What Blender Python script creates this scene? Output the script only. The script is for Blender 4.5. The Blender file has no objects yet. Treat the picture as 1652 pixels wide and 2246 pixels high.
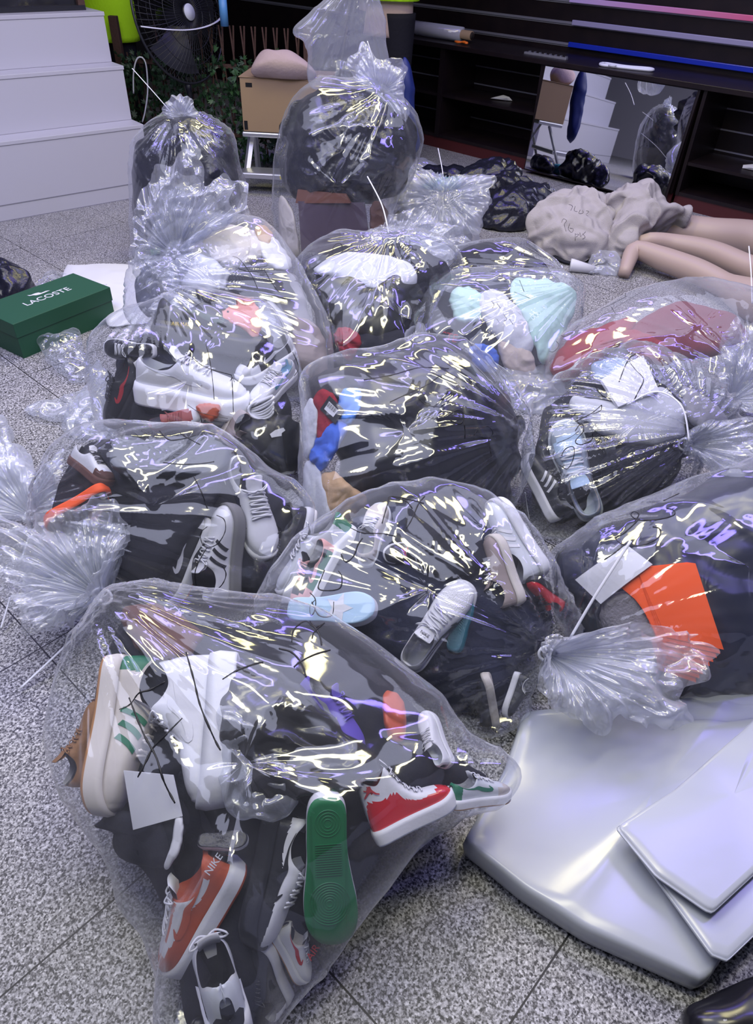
import bpy, bmesh, math, random
import numpy as np
from mathutils import Vector, Matrix
from mathutils.bvhtree import BVHTree

S = bpy.context.scene
COL = S.collection
random.seed(7)
rng = np.random.default_rng(11)

# ------------------------------------------------------------------ camera
FPX, PITCH, ROLL, CAMH = 1560.0, 40.0, 2.3, 1.42
cd = bpy.data.cameras.new('camera'); cam = bpy.data.objects.new('camera', cd); COL.objects.link(cam)
cd.sensor_fit = 'VERTICAL'; cd.sensor_height = 24.0; cd.lens = 24.0 * FPX / 2246.0
cd.clip_start = 0.05; cd.clip_end = 60
RM = (Matrix.Rotation(math.radians(90 - PITCH), 3, 'X') @ Matrix.Rotation(math.radians(ROLL), 3, 'Z'))
cam.matrix_world = Matrix.Translation((0, 0, CAMH)) @ RM.to_4x4()
S.camera = cam
# ------------------------------------------------------------------ world, lights, exposure
w = bpy.data.worlds.new('world'); S.world = w; w.use_nodes = True
w.node_tree.nodes['Background'].inputs[0].default_value = (0.50, 0.52, 0.85, 1)
w.node_tree.nodes['Background'].inputs[1].default_value = 0.30
S.view_settings.view_transform = 'Standard'; S.view_settings.look = 'None'
S.view_settings.exposure = 0.25; S.view_settings.gamma = 1.0
S.cycles.transparent_max_bounces = 18
S.cycles.max_bounces = 5; S.cycles.diffuse_bounces = 2; S.cycles.glossy_bounces = 3
S.cycles.caustics_reflective = False; S.cycles.caustics_refractive = False

def area(name, loc, target, sx, sy, power, col):
    l = bpy.data.lights.new(name, 'AREA'); l.shape = 'RECTANGLE'; l.size = sx; l.size_y = sy
    l.energy = power; l.color = col
    o = bpy.data.objects.new(name, l); COL.objects.link(o); o.location = loc
    o.rotation_euler = (Vector(target) - Vector(loc)).to_track_quat('-Z', 'Y').to_euler()
    return o
area('ceiling_panel_light', (-0.9, 1.4, 2.85), (-0.9, 1.6, 0), 2.8, 2.8, 54, (0.70, 0.73, 1.0))
area('ceiling_panel_light', (1.7, 3.4, 2.85), (1.6, 3.3, 0), 2.6, 2.6, 38, (0.70, 0.72, 1.0))
area('ceiling_panel_light', (-2.3, 3.2, 2.85), (-2.4, 4.2, 0), 2.4, 2.4, 28, (0.72, 0.74, 1.0))
area('ceiling_tube_light', (-0.6, 3.9, 2.8), (-0.3, 3.0, 0), 1.6, 0.26, 26, (1.0, 0.90, 0.42))
area('ceiling_tube_light', (0.9, 2.9, 2.8), (0.7, 2.2, 0), 0.24, 1.4, 24, (1.0, 0.90, 0.42))
area('ceiling_tube_light', (-1.3, 1.3, 2.8), (-0.6, 1.2, 0), 0.24, 1.3, 18, (1.0, 0.94, 0.60))
area('ceiling_tube_light', (0.5, 0.9, 2.8), (0.3, 1.2, 0), 1.2, 0.24, 16, (1.0, 0.95, 0.62))
area('ceiling_tube_light', (0.2, 5.0, 2.7), (0.1, 3.0, 0), 2.2, 0.20, 26, (0.26, 0.20, 1.0))
area('ceiling_tube_light', (1.9, 1.9, 2.7), (0.8, 1.6, 0), 0.20, 1.8, 20, (0.27, 0.21, 1.0))
area('ceiling_tube_light', (-2.0, 2.4, 2.7), (-0.8, 2.0, 0), 0.20, 1.8, 18, (0.28, 0.22, 1.0))
area('ceiling_tube_light', (-0.2, 2.2, 2.8), (-0.1, 2.0, 0), 1.6, 0.16, 12, (0.35, 0.30, 1.0))

# ------------------------------------------------------------------ picture ray helpers
C0 = np.array([0, 0, CAMH]); RN = np.array(RM)
def ray(x, y):
    d = RN @ np.array([(x - 826) / FPX, -(y - 1123) / FPX, -1.0]); return d / np.linalg.norm(d)
def P(x, y, z=0.0):
    d = ray(x, y); return C0 + d * ((z - CAMH) / d[2])
def PY(x, y, yo):
    d = ray(x, y); return C0 + d * (yo / d[1])
def Q(p):
    c = RN.T @ (np.array(p, float) - C0); return 826 + FPX * c[0] / -c[2], 1123 - FPX * c[1] / -c[2]
UV = np.array([.6626, .749, 0]); VV = np.array([-.749, .6626, 0])
def W(u, v, z=0): return UV * u + VV * v + np.array([0, 0, z])
ROOM = math.atan2(.749, .6626)

# ------------------------------------------------------------------ noise
_perm = rng.permutation(256); _perm = np.concatenate([_perm, _perm, _perm])
_grad = rng.normal(size=(256, 3)); _grad /= np.linalg.norm(_grad, axis=1)[:, None]
def noise(p, seed=0):
    p = np.asarray(p, float) + np.array([seed * 13.17, seed * 7.31, seed * 3.77])
    i = np.floor(p).astype(int); f = p - i; i &= 255
    u = f * f * f * (f * (f * 6 - 15) + 10); r = 0
    for a in (0, 1):
        for b in (0, 1):
            for c in (0, 1):
                h = _perm[_perm[_perm[(i[..., 0] + a) & 255] + ((i[..., 1] + b) & 255)] + ((i[..., 2] + c) & 255)]
                g = _grad[h]; d = f - np.array([a, b, c])
                wgt = (u[..., 0] if a else 1 - u[..., 0]) * (u[..., 1] if b else 1 - u[..., 1]) * (u[..., 2] if c else 1 - u[..., 2])
                r = r + wgt * (g * d).sum(-1)
    return r * 1.6
def ridge(n, k=3.0, e=1.4): return np.clip(1 - np.abs(n) * k, 0, 1) ** e

# ------------------------------------------------------------------ materials
def mat(name, col, rough=0.6, metal=0.0, spec=0.5, bump=None, var=None, emit=None, coat=0.0):
    """bump=(scale,strength,detail); var=(scale,col2,lo,hi)"""
    m = bpy.data.materials.new(name); m.use_nodes = True; nt = m.node_tree; b = nt.nodes['Principled BSDF']
    b.inputs['Base Color'].default_value = (*col, 1); b.inputs['Roughness'].default_value = rough
    b.inputs['Metallic'].default_value = metal; b.inputs['Specular IOR Level'].default_value = spec
    b.inputs['Coat Weight'].default_value = coat
    tc = nt.nodes.new('ShaderNodeTexCoord')
    if bump:
        n = nt.nodes.new('ShaderNodeTexNoise'); n.inputs['Scale'].default_value = bump[0]; n.inputs['Detail'].default_value = bump[2] if len(bump) > 2 else 3
        bp = nt.nodes.new('ShaderNodeBump'); bp.inputs['Strength'].default_value = bump[1]; bp.inputs['Distance'].default_value = 0.01
        nt.links.new(tc.outputs['Object'], n.inputs['Vector']); nt.links.new(n.outputs['Fac'], bp.inputs['Height']); nt.links.new(bp.outputs[0], b.inputs['Normal'])
    if var:
        n = nt.nodes.new('ShaderNodeTexNoise'); n.inputs['Scale'].default_value = var[0]; n.inputs['Detail'].default_value = 4
        r = nt.nodes.new('ShaderNodeValToRGB'); r.color_ramp.elements[0].position = var[2]; r.color_ramp.elements[1].position = var[3]
        r.color_ramp.elements[0].color = (*col, 1); r.color_ramp.elements[1].color = (*var[1], 1)
        nt.links.new(tc.outputs['Object'], n.inputs['Vector']); nt.links.new(n.outputs['Fac'], r.inputs[0]); nt.links.new(r.outputs[0], b.inputs['Base Color'])
    if emit:
        b.inputs['Emission Color'].default_value = (*emit[0], 1); b.inputs['Emission Strength'].default_value = emit[1]
    return m
def film_mat(name, haze, tint=(0.86, 0.90, 1.0), rough=0.07, bscale=22, bstr=0.35, edge=0.5):
    m = bpy.data.materials.new(name); m.use_nodes = True; nt = m.node_tree; nt.nodes.clear(); N = nt.nodes.new; L = nt.links.new
    out = N('ShaderNodeOutputMaterial'); tr = N('ShaderNodeBsdfTransparent'); df = N('ShaderNodeBsdfDiffuse'); tl = N('ShaderNodeBsdfTranslucent')
    gl = N('ShaderNodeBsdfGlossy'); gl.inputs['Roughness'].default_value = rough; gl.inputs['Color'].default_value = (1, 1, 1, 1)
    tr.inputs[0].default_value = (0.97, 0.98, 1.0, 1)
    df.inputs[0].default_value = (*tint, 1); tl.inputs[0].default_value = (*tint, 1)
    hz = N('ShaderNodeMixShader'); hz.inputs[0].default_value = 0.4; L(df.outputs[0], hz.inputs[1]); L(tl.outputs[0], hz.inputs[2])
    tc = N('ShaderNodeTexCoord'); no = N('ShaderNodeTexNoise'); no.inputs['Scale'].default_value = bscale; no.inputs['Detail'].default_value = 3; no.inputs['Roughness'].default_value = .42; no.inputs['Distortion'].default_value = .6
    bp = N('ShaderNodeBump'); bp.inputs['Strength'].default_value = bstr; bp.inputs['Distance'].default_value = 0.012
    L(tc.outputs['Object'], no.inputs['Vector']); L(no.outputs['Fac'], bp.inputs['Height'])
    lw = N('ShaderNodeLayerWeight'); lw.inputs['Blend'].default_value = .35
    L(bp.outputs[0], gl.inputs['Normal'])
    ma = N('ShaderNodeMath'); ma.operation = 'MULTIPLY_ADD'; ma.inputs[1].default_value = edge; ma.inputs[2].default_value = haze
    L(lw.outputs['Facing'], ma.inputs[0])
    pw = N('ShaderNodeMath'); pw.operation = 'POWER'; pw.inputs[1].default_value = 2.5; L(lw.outputs['Facing'], pw.inputs[0]); L(pw.outputs[0], ma.inputs[0])
    mx = N('ShaderNodeMixShader'); L(ma.outputs[0], mx.inputs[0]); L(tr.outputs[0], mx.inputs[1]); L(hz.outputs[0], mx.inputs[2])
    l2 = N('ShaderNodeLayerWeight'); l2.inputs['Blend'].default_value = .5; L(bp.outputs[0], l2.inputs['Normal'])
    p5 = N('ShaderNodeMath'); p5.operation = 'POWER'; p5.inputs[1].default_value = 4.5; L(l2.outputs['Facing'], p5.inputs[0])
    fm = N('ShaderNodeMath'); fm.operation = 'MULTIPLY_ADD'; fm.inputs[1].default_value = .75; fm.inputs[2].default_value = .085; fm.use_clamp = True; L(p5.outputs[0], fm.inputs[0])
    m2 = N('ShaderNodeMixShader'); L(fm.outputs[0], m2.inputs[0]); L(mx.outputs[0], m2.inputs[1]); L(gl.outputs[0], m2.inputs[2]); L(m2.outputs[0], out.inputs[0])
    return m
FILM = film_mat('clear polythene', 0.045, bscale=5, bstr=.10, edge=.75, rough=.075)
TUFT = film_mat('gathered polythene', 0.30, bscale=9, bstr=.2, edge=.7, rough=.12)
HAZY = film_mat('hazy polythene', 0.24, bscale=9, bstr=.2, rough=.12)
def fabric(name, col, rough=.85, b=(60, .25)): return mat(name, col, rough, spec=.2, bump=(b[0], b[1], 4))
m_dark = fabric('near black cloth', (.018, .019, .028)); m_navy = fabric('navy cloth', (.020, .024, .05)); m_blackgloss = mat('black glossy plastic', (.012, .012, .017), .22, bump=(18, .35, 5))
m_white = mat('white leather', (.66, .67, .72), .45, bump=(90, .06)); m_whitefab = fabric('white cloth', (.56, .58, .64)); m_cream = mat('cream leather', (.60, .56, .52), .5, bump=(80, .06))
m_black = mat('black leather', (.014, .015, .020), .38, bump=(60, .08)); m_grey = mat('grey suede', (.25, .26, .30), .8); m_lgrey = mat('light grey mesh', (.55, .58, .64), .7)
m_green = mat('green rubber', (.006, .17, .055), .5); m_green2 = mat('green leather', (.01, .16, .08), .5); m_red = mat('red patent leather', (.55, .015, .025), .22, coat=.5); m_redm = mat('red suede', (.45, .02, .03), .7)
m_orange = mat('burnt orange leather', (.48, .085, .03), .5, bump=(90, .06)); m_orangeb = mat('bright orange paper', (1.0, .13, .03), .6, spec=.2); m_tan = mat('wheat nubuck', (.30, .15, .06), .8, bump=(80, .1)); m_brown = mat('brown cord', (.10, .04, .03), .8)
m_blue = mat('blue cloth', (.05, .14, .62), .8, bump=(50, .2)); m_lblue = mat('light blue rubber', (.42, .62, .80), .5); m_icy = mat('icy blue leather', (.38, .52, .70), .6); m_teal = mat('teal rubber', (.02, .25, .30), .5)
m_pink = mat('pink suede', (.72, .40, .38), .8); m_redcloth = fabric('red cloth', (.27, .018, .03)); m_maroon = fabric('dusty red cloth', (.17, .022, .035)); m_beige = fabric('beige cloth', (.58, .50, .45)); m_tanfab = fabric('tan cloth', (.50, .34, .20)); m_mint = fabric('mint cloth', (.45, .66, .62))
m_gum = mat('gum rubber', (.50, .25, .10), .5); m_brick = mat('brick red leather', (.30, .06, .055), .55); m_taupe = mat('taupe mesh', (.30, .25, .24), .8); m_purple = mat('purple suede', (.12, .08, .45), .7); m_lining = fabric('shoe lining', (.35, .36, .40)); m_dlining = fabric('dark shoe lining', (.03, .03, .04))
m_gold = mat('gold print', (.8, .6, .15), .4); m_ink = mat('black marker ink', (.004, .004, .006), .5); m_tie = mat('white nylon', (.80, .82, .92), .45); m_paper = mat('white paper', (.66, .67, .72), .6, spec=.2)
m_wood = mat('dark wood', (.008, .005, .007), .38, spec=.35, bump=(30, .03), var=(9, (.013, .008, .009), .35, .7)); m_plinth = mat('mahogany board', (.07, .012, .014), .35); m_metal = mat('aluminium', (.62, .63, .68), .35, metal=.8); m_mirror = mat('mirror glass', (.92, .93, .95), .015, metal=1.0)
m_whitebd = mat('white laminate', (.50, .50, .56), .45, bump=(4, .02)); m_card = mat('kraft cardboard', (.34, .235, .14), .8, bump=(100, .05)); m_skin = mat('mannequin plastic', (.44, .34, .295), .42, spec=.35); m_linen = fabric('linen', (.40, .375, .375), b=(200, .25)); m_felt = fabric('pale pink foam', (.46, .36, .34))
m_hivis = fabric('hi-vis yellow green', (.50, .95, .02)); m_jacket = fabric('beige jacket cloth', (.42, .32, .29)); m_trouser = fabric('black trousers', (.012, .012, .018)); m_fence = mat('weathered brown wood', (.07, .035, .025), .8, bump=(60, .3)); m_leaf = mat('ivy leaf', (.012, .045, .014), .5); m_leaf2 = mat('ivy leaf light', (.03, .09, .025), .5)
m_bin = mat('black bin liner', (.016, .017, .028), .24, bump=(26, .6, 5)); m_boxgreen = mat('dark green card', (.010, .075, .038), .55); m_knit = fabric('grey knit', (.22, .21, .23), b=(150, .5)); m_greycloth = fabric('grey cloth', (.30, .30, .34)); m_stack = film_mat('folded polythene stack', .80, (.80, .84, .90), .16, 5, .3, .3)

# ------------------------------------------------------------------ mesh helpers
def link(o, parent=None):
    COL.objects.link(o)
    if parent is not None: o.parent = parent
    return o
def mesh(name, v, f, m, parent=None, smooth=True):
    me = bpy.data.meshes.new(name); v = np.asarray(v, float)
    me.from_pydata(v.tolist(), [], [tuple(int(i) for i in x) for x in f]); me.materials.append(m)
    if smooth: me.polygons.foreach_set('use_smooth', [True] * len(me.polygons))
    me.update(); return link(bpy.data.objects.new(name, me), parent)
def tag(o, label=None, cat=None, group=None, kind=None):
    if label: o['label'] = label
    if cat: o['category'] = cat
    if group: o['group'] = group
    if kind: o['kind'] = kind
    return o
def thing(name, label, cat, loc=(0, 0, 0), rz=0.0, group=None):
    o = bpy.data.objects.new(name, None); o.empty_display_size = .05; COL.objects.link(o)
    o.location = tuple(loc); o.rotation_euler = (0, 0, rz); return tag(o, label, cat, group)
def struct(o): o['kind'] = 'structure'; return o
class MB:
    def __init__(s): s.v = []; s.f = []
    def add(s, v, f):
        n = len(s.v); s.v += [tuple(map(float, x)) for x in v]; s.f += [tuple(int(i) + n for i in x) for x in f]; return s
    def box(s, x0, x1, y0, y1, z0, z1, M=None):
        v = [(x, y, z) for x in (x0, x1) for y in (y0, y1) for z in (z0, z1)]
        if M is not None: v = [tuple(M @ Vector(p)) for p in v]
        return s.add(v, [(0, 1, 3, 2), (4, 6, 7, 5), (0, 4, 5, 1), (2, 3, 7, 6), (0, 2, 6, 4), (1, 5, 7, 3)])
    def tube(s, pts, r, n=8, flat=1.0, up=(0, 0, 1), cap=True):
        pts = np.array(pts, float); k = len(pts); rr = np.broadcast_to(np.array(r, float), (k,))
        T = np.gradient(pts, axis=0); T /= np.linalg.norm(T, axis=1)[:, None] + 1e-12
        up = np.array(up, float); V = []
        prev = None
        for i in range(k):
            a = np.cross(T[i], up) if prev is None else prev - T[i] * (prev @ T[i])
            if np.linalg.norm(a) < 1e-4: a = np.cross(T[i], (1, .3, .2))
            a /= np.linalg.norm(a); prev = a; b = np.cross(a, T[i])
            for j in range(n):
                t = 2 * math.pi * j / n; V.append(pts[i] + rr[i] * (a * math.cos(t) + b * math.sin(t) * flat))
        F = [(i * n + j, i * n + (j + 1) % n, (i + 1) * n + (j + 1) % n, (i + 1) * n + j) for i in range(k - 1) for j in range(n)]
        if cap: F += [tuple(range(n))[::-1], tuple((k - 1) * n + j for j in range(n))]
        return s.add(V, F)
    def build(s, name, m, parent=None, smooth=False, bevel=0):
        o = mesh(name, s.v, s.f, m, parent, smooth)
        if bevel:
            b = o.modifiers.new('bevel', 'BEVEL'); b.width = bevel; b.segments = 2; b.limit_method = 'ANGLE'
        return o
def curve(pts, n=60, closed=False):
    p = np.array(pts, float); k = len(p)
    if closed: idx = lambda i: p[i % k]
    else: idx = lambda i: p[min(max(i, 0), k - 1)]
    segs = k if closed else k - 1; per = max(2, n // segs + 1); out = []
    for i in range(segs):
        a, b, c, d = idx(i - 1), idx(i), idx(i + 1), idx(i + 2)
        for t in np.linspace(0, 1, per, endpoint=False):
            out.append(.5 * ((2 * b) + (-a + c) * t + (2 * a - 5 * b + 4 * c - d) * t * t + (-a + 3 * b - 3 * c + d) * t ** 3))
    if not closed: out.append(p[-1])
    out = np.array(out)
    q = np.vstack([out, out[:1]]) if closed else out
    L = np.concatenate([[0], np.cumsum(np.linalg.norm(np.diff(q, axis=0), axis=1))])
    s = np.linspace(0, L[-1], n, endpoint=not closed)
    return np.stack([np.interp(s, L, q[:, i]) for i in range(p.shape[1])], 1)
def text(name, s, size, m, M, parent=None, ext=.0006):
    cu = bpy.data.curves.new(name, 'FONT'); cu.body = s; cu.size = size; cu.align_x = 'CENTER'; cu.align_y = 'CENTER'; cu.extrude = ext
    t = bpy.data.objects.new(name, cu); COL.objects.link(t); bpy.context.view_layer.update()
    me = bpy.data.meshes.new_from_object(t.evaluated_get(bpy.context.evaluated_depsgraph_get()))
    bpy.data.objects.remove(t); o = bpy.data.objects.new(name, me); me.materials.clear(); me.materials.append(m)
    link(o, parent); o.matrix_local = M; return o
def vnorm(v, f):
    v = np.asarray(v); f = np.asarray(f); n = np.cross(v[f[:, 2]] - v[f[:, 0]], v[f[:, 3]] - v[f[:, 1]]); o = np.zeros_like(v)
    for k in range(4): np.add.at(o, f[:, k], n)
    return o / (np.linalg.norm(o, axis=1)[:, None] + 1e-12)

# ------------------------------------------------------------------ soft closed bodies (bags, garments, piles)
class Body:
    def __init__(s, outline, base, tilt, H, Hb, ns=240, nr=56, yaw=0.0, pw=2.4, zmin=.004, lift=0.02):
        A = P(base[0], base[1], lift); t = math.radians(tilt); yw = math.radians(yaw)
        e1 = np.array([math.cos(yw), math.sin(yw), 0]); f = np.array([-math.sin(yw), math.cos(yw), 0])
        e2 = f * math.cos(t) + np.array([0, 0, math.sin(t)]); n = np.cross(e1, e2)
        s.A, s.e1, s.e2, s.n, s.zmin = A, e1, e2, n, zmin
        pts = np.array([s.to_plane(*p) for p in outline]); ar = np.sum(pts[:, 0] * np.roll(pts[:, 1], -1) - pts[:, 1] * np.roll(pts[:, 0], -1))
        if ar < 0: pts = pts[::-1]
        B = curve(pts, ns, True); K = B.mean(0); s.K = K; s.B = B; s.H, s.Hb = H, Hb
        rr = np.sin(np.linspace(.02, 1, nr) * math.pi / 2); s.nr, s.ns = nr, ns
        r = np.concatenate([rr, rr[-2::-1]]); sg = np.concatenate([np.ones(nr), -np.ones(nr - 1)]); nR = len(r)
        ab = K + (B - K)[None] * r[:, None, None]
        hh = (1 - r ** pw).clip(0) ** .55 * np.where(sg > 0, H, -Hb)
        s.v = (A + ab[..., 0:1] * e1 + ab[..., 1:2] * e2 + hh[:, None, None] * n).reshape(-1, 3)
        i = np.arange((nR - 1) * ns).reshape(nR - 1, ns); j = np.roll(i, -1, 1)
        s.f = np.stack([i, i + ns, j + ns, j], -1).reshape(-1, 4)
        caps = [tuple(range(ns)), tuple((nR - 1) * ns + k for k in range(ns))]
        s.caps = caps; s.v[:, 2] = np.maximum(s.v[:, 2], zmin); s.ab = ab.reshape(-1, 2); s.top = np.repeat(sg > 0, ns)
        s.bvh = BVHTree.FromPolygons([Vector(x) for x in s.v], [tuple(map(int, q)) for q in s.f] + [tuple(map(int, c)) for c in caps]); s.items = []
    def to_plane(s, x, y):
        d = ray(x, y); t = ((s.A - C0) @ s.n) / (d @ s.n); p = C0 + d * t - s.A; return p @ s.e1, p @ s.e2
    def hit(s, x, y, depth=0.0):
        d = ray(x, y); h = s.bvh.ray_cast(Vector(C0), Vector(d))
        if h[0] is None: a, b = s.to_plane(x, y); p = s.A + a * s.e1 + b * s.e2 + s.n * s.H * .3
        else: p = np.array(h[0])
        return p + d * depth
    def cloth(s, amp=.012, sc=7, seed=0, lines=.006, lsc=5):
        n = vnorm(s.v, s.f); q = s.v * sc
        wq = q + .6 * np.stack([noise(q * .7, seed + 1), noise(q * .7, seed + 2), noise(q * .7, seed + 3)], -1)
        d = amp * noise(wq, seed) + amp * .4 * noise(wq * 2.3, seed + 4) + lines * ridge(noise(s.v * lsc * np.array([1, 1, .6]), seed + 5), 4, 1.2)
        v = s.v + n * d[:, None]; v[:, 2] = np.maximum(v[:, 2], s.zmin); return v
def soft(name, label, cat, outline, base, tilt, H, Hb, m, amp=.012, sc=7, seed=0, lines=.006, ns=120, nr=28, parent=None, zmin=.006, lift=.02, group=None, yaw=0):
    b = Body(outline, base, tilt, H, Hb, ns, nr, zmin=zmin, lift=lift, yaw=yaw); v = b.cloth(amp, sc, seed, lines)
    o = mesh(name, v, list(b.f) + b.caps, m, parent)
    if label: tag(o, label, cat, group)
    o['_f'] = 0; del o['_f']; b.obj = o; b.fv = v; return b
def in_bag(bag, name, label, cat, outline, depth, thick, m, amp=.01, sc=9, seed=0, lines=.004, ns=90, nr=20, group=None, parent=None):
    """garment or wad just under the film: front follows the bag's own surface, with real thickness behind it"""
    pts = np.array(outline, float); B = curve(pts, ns, True); K = B.mean(0); sz = np.ptp(B, 0).max(); B = B + (B - K) * (.10 * noise(np.stack([B[:, 0] / sz * 7, B[:, 1] / sz * 7, np.full(ns, seed * 1.7)], -1)) + .03)[:, None]
    rr = np.sin(np.linspace(.03, 1, nr) * math.pi / 2); V = []
    dirs = []
    for r in rr:
        for b in B:
            p2 = K + (b - K) * r; d = ray(*p2); h = bag.hit(p2[0], p2[1]); V.append(h); dirs.append(d)
    V = np.array(V); dirs = np.array(dirs); R = np.repeat(rr, ns)
    prof = (1 - R ** 5).clip(0) ** .5
    wv_ = V * sc + .7 * np.stack([noise(V * sc * .6, seed + 6), noise(V * sc * .6, seed + 7), noise(V * sc * .6, seed + 8)], -1)
    nn = noise(wv_, seed) * amp * 1.2 + np.abs(noise(wv_ * 2.1, seed + 2)) * amp * .8 + lines * 1.3 * ridge(noise(wv_ * 1.1, seed + 4), 3.2, 1.0)
    F_ = V + dirs * (depth + thick * .5 * (1 - prof) - nn)[:, None]; Bk = V + dirs * (depth + thick * .5 + thick * .5 * prof)[:, None]
    Bk = Bk.reshape(nr, ns, 3)[:-1][::-1].reshape(-1, 3); v = np.vstack([F_, Bk]); v[:, 2] = np.maximum(v[:, 2], .008)
    nR = 2 * nr - 1; i = np.arange((nR - 1) * ns).reshape(nR - 1, ns); j = np.roll(i, -1, 1); f = np.stack([i, j, j + ns, i + ns], -1).reshape(-1, 4)
    fl = [tuple(map(int, x)) for x in f] + [tuple(range(ns))[::-1], tuple((nR - 1) * ns + k for k in range(ns))]
    o = mesh(name, v, fl, m, parent)
    if label: tag(o, label, cat, group)
    bag.items.append((v, fl)); return o
def fill(bag, label, m, k=.86, drop=.02, amp=.02, sc=6, seed=0, lines=.01, cat='clothes', name='packed_clothes'):
    """dark clothes packed in the middle of a bag"""
    step = 2; c = bag.v.mean(0); v = (bag.v - c) * k + c - bag.n * drop; v[:, 2] = np.maximum(v[:, 2], .008)
    tmp = Body.__new__(Body); tmp.v = v; tmp.f = bag.f; tmp.zmin = .008; v = tmp.cloth(amp, sc, seed, lines)
    o = mesh(name, v, list(bag.f) + bag.caps, m); tag(o, label, cat); return o
def bag_film(bag, name, label, neck, seed, pleat=.010, nfold=34, crumple=.006, m=None, group=None, drape=True, smooth_it=12, parent_only=False, lines=.006):
    n = vnorm(bag.v, bag.f); v = bag.v.copy(); nR = len(v) // bag.ns
    off = np.zeros(len(v))
    if drape and bag.items:
        vs = []; fs = []; k = 0
        for a, b in bag.items: vs += [Vector(x) for x in a]; fs += [tuple(i + k for i in q) for q in b]; k += len(a)
        bv = BVHTree.FromPolygons(vs, fs); R0 = .24
        for i in range(0, len(v)):
            h = bv.ray_cast(Vector(v[i] + n[i] * R0), Vector(-n[i]), R0 + .004)
            if h[0] is not None: off[i] = max(0, R0 - h[3]) + .007
        o2 = off.reshape(nR, bag.ns)
        dk = .968
        for _ in range(22):   # stretch: spread the maximum, then relax
            o2 = np.maximum.reduce([o2, np.roll(o2, 1, 1) * dk, np.roll(o2, -1, 1) * dk, np.vstack([o2[1:], o2[-1:]]) * dk, np.vstack([o2[:1], o2[:-1]]) * dk])
        base = o2.copy()
        for _ in range(smooth_it):
            o2 = (o2 * 2 + np.roll(o2, 1, 1) + np.roll(o2, -1, 1) + np.vstack([o2[1:], o2[-1:]]) + np.vstack([o2[:1], o2[:-1]])) / 6
        off = np.maximum(o2, off.reshape(nR, bag.ns)).reshape(-1); side = np.clip(n @ bag.n * 1.3, 0, 1); off = off * (.12 + .88 * side)
    v = v + n * off[:, None]
    a, b = bag.to_plane(*neck); nk = np.array([a, b]); dv = bag.ab - nk; dist = np.linalg.norm(dv, axis=1); th = np.arctan2(dv[:, 1], dv[:, 0])
    N3 = lambda *c: np.stack(np.broadcast_arrays(*c), -1)
    fo = noise(N3(th * nfold / 6.28 * .95, dist * .9, 0), seed) ; fo2 = noise(N3(th * nfold / 6.28 * 2.6, dist * .7, 3.3), seed + 1)
    wn = np.clip(dist / .10, 0, 1) * (.18 + np.exp(-dist / .30))
    d = pleat * wn * (1.0 * ridge(fo, 2.2, 1.0) + .75 * ridge(fo2, 3.0, 1.0) * np.exp(-dist / .35))
    q = v * 3.4; wq = q + .8 * N3(noise(q * .6, seed + 3), noise(q * .6, seed + 4), noise(q * .6, seed + 5))
    d += crumple * (1.5 * ridge(noise(wq * .8, seed + 6), 2.0, 1.0) + .22 * np.abs(noise(wq * 2.1, seed + 7)))
    cr = ridge(noise(v * 2.6 + 5, seed + 8), 8, 1.0) + .35 * ridge(noise(wq * 1.2, seed + 9), 8, 1.0)
    d += lines * cr
        # pull in at the neck
    pin = np.exp(-(dist / .07) ** 2)
    v = v + n * d[:, None]; v[:, 2] = np.maximum(v[:, 2], .003 + .003 * (noise(v * 20, seed) > 0))
    root = thing(name, label, 'plastic bag', (*bag.v[bag.v[:, 2] < bag.v[:, 2].min() + .05].mean(0)[:2], 0), group=group)
    me = list(bag.f) + bag.caps; o = mesh('bag_film', v - np.array(root.location), me, m or FILM, root)
    bag.fv = v; bag.fb = BVHTree.FromPolygons([Vector(x) for x in v], [tuple(map(int, q)) for q in bag.f]); bag.root = root; return root
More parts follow.
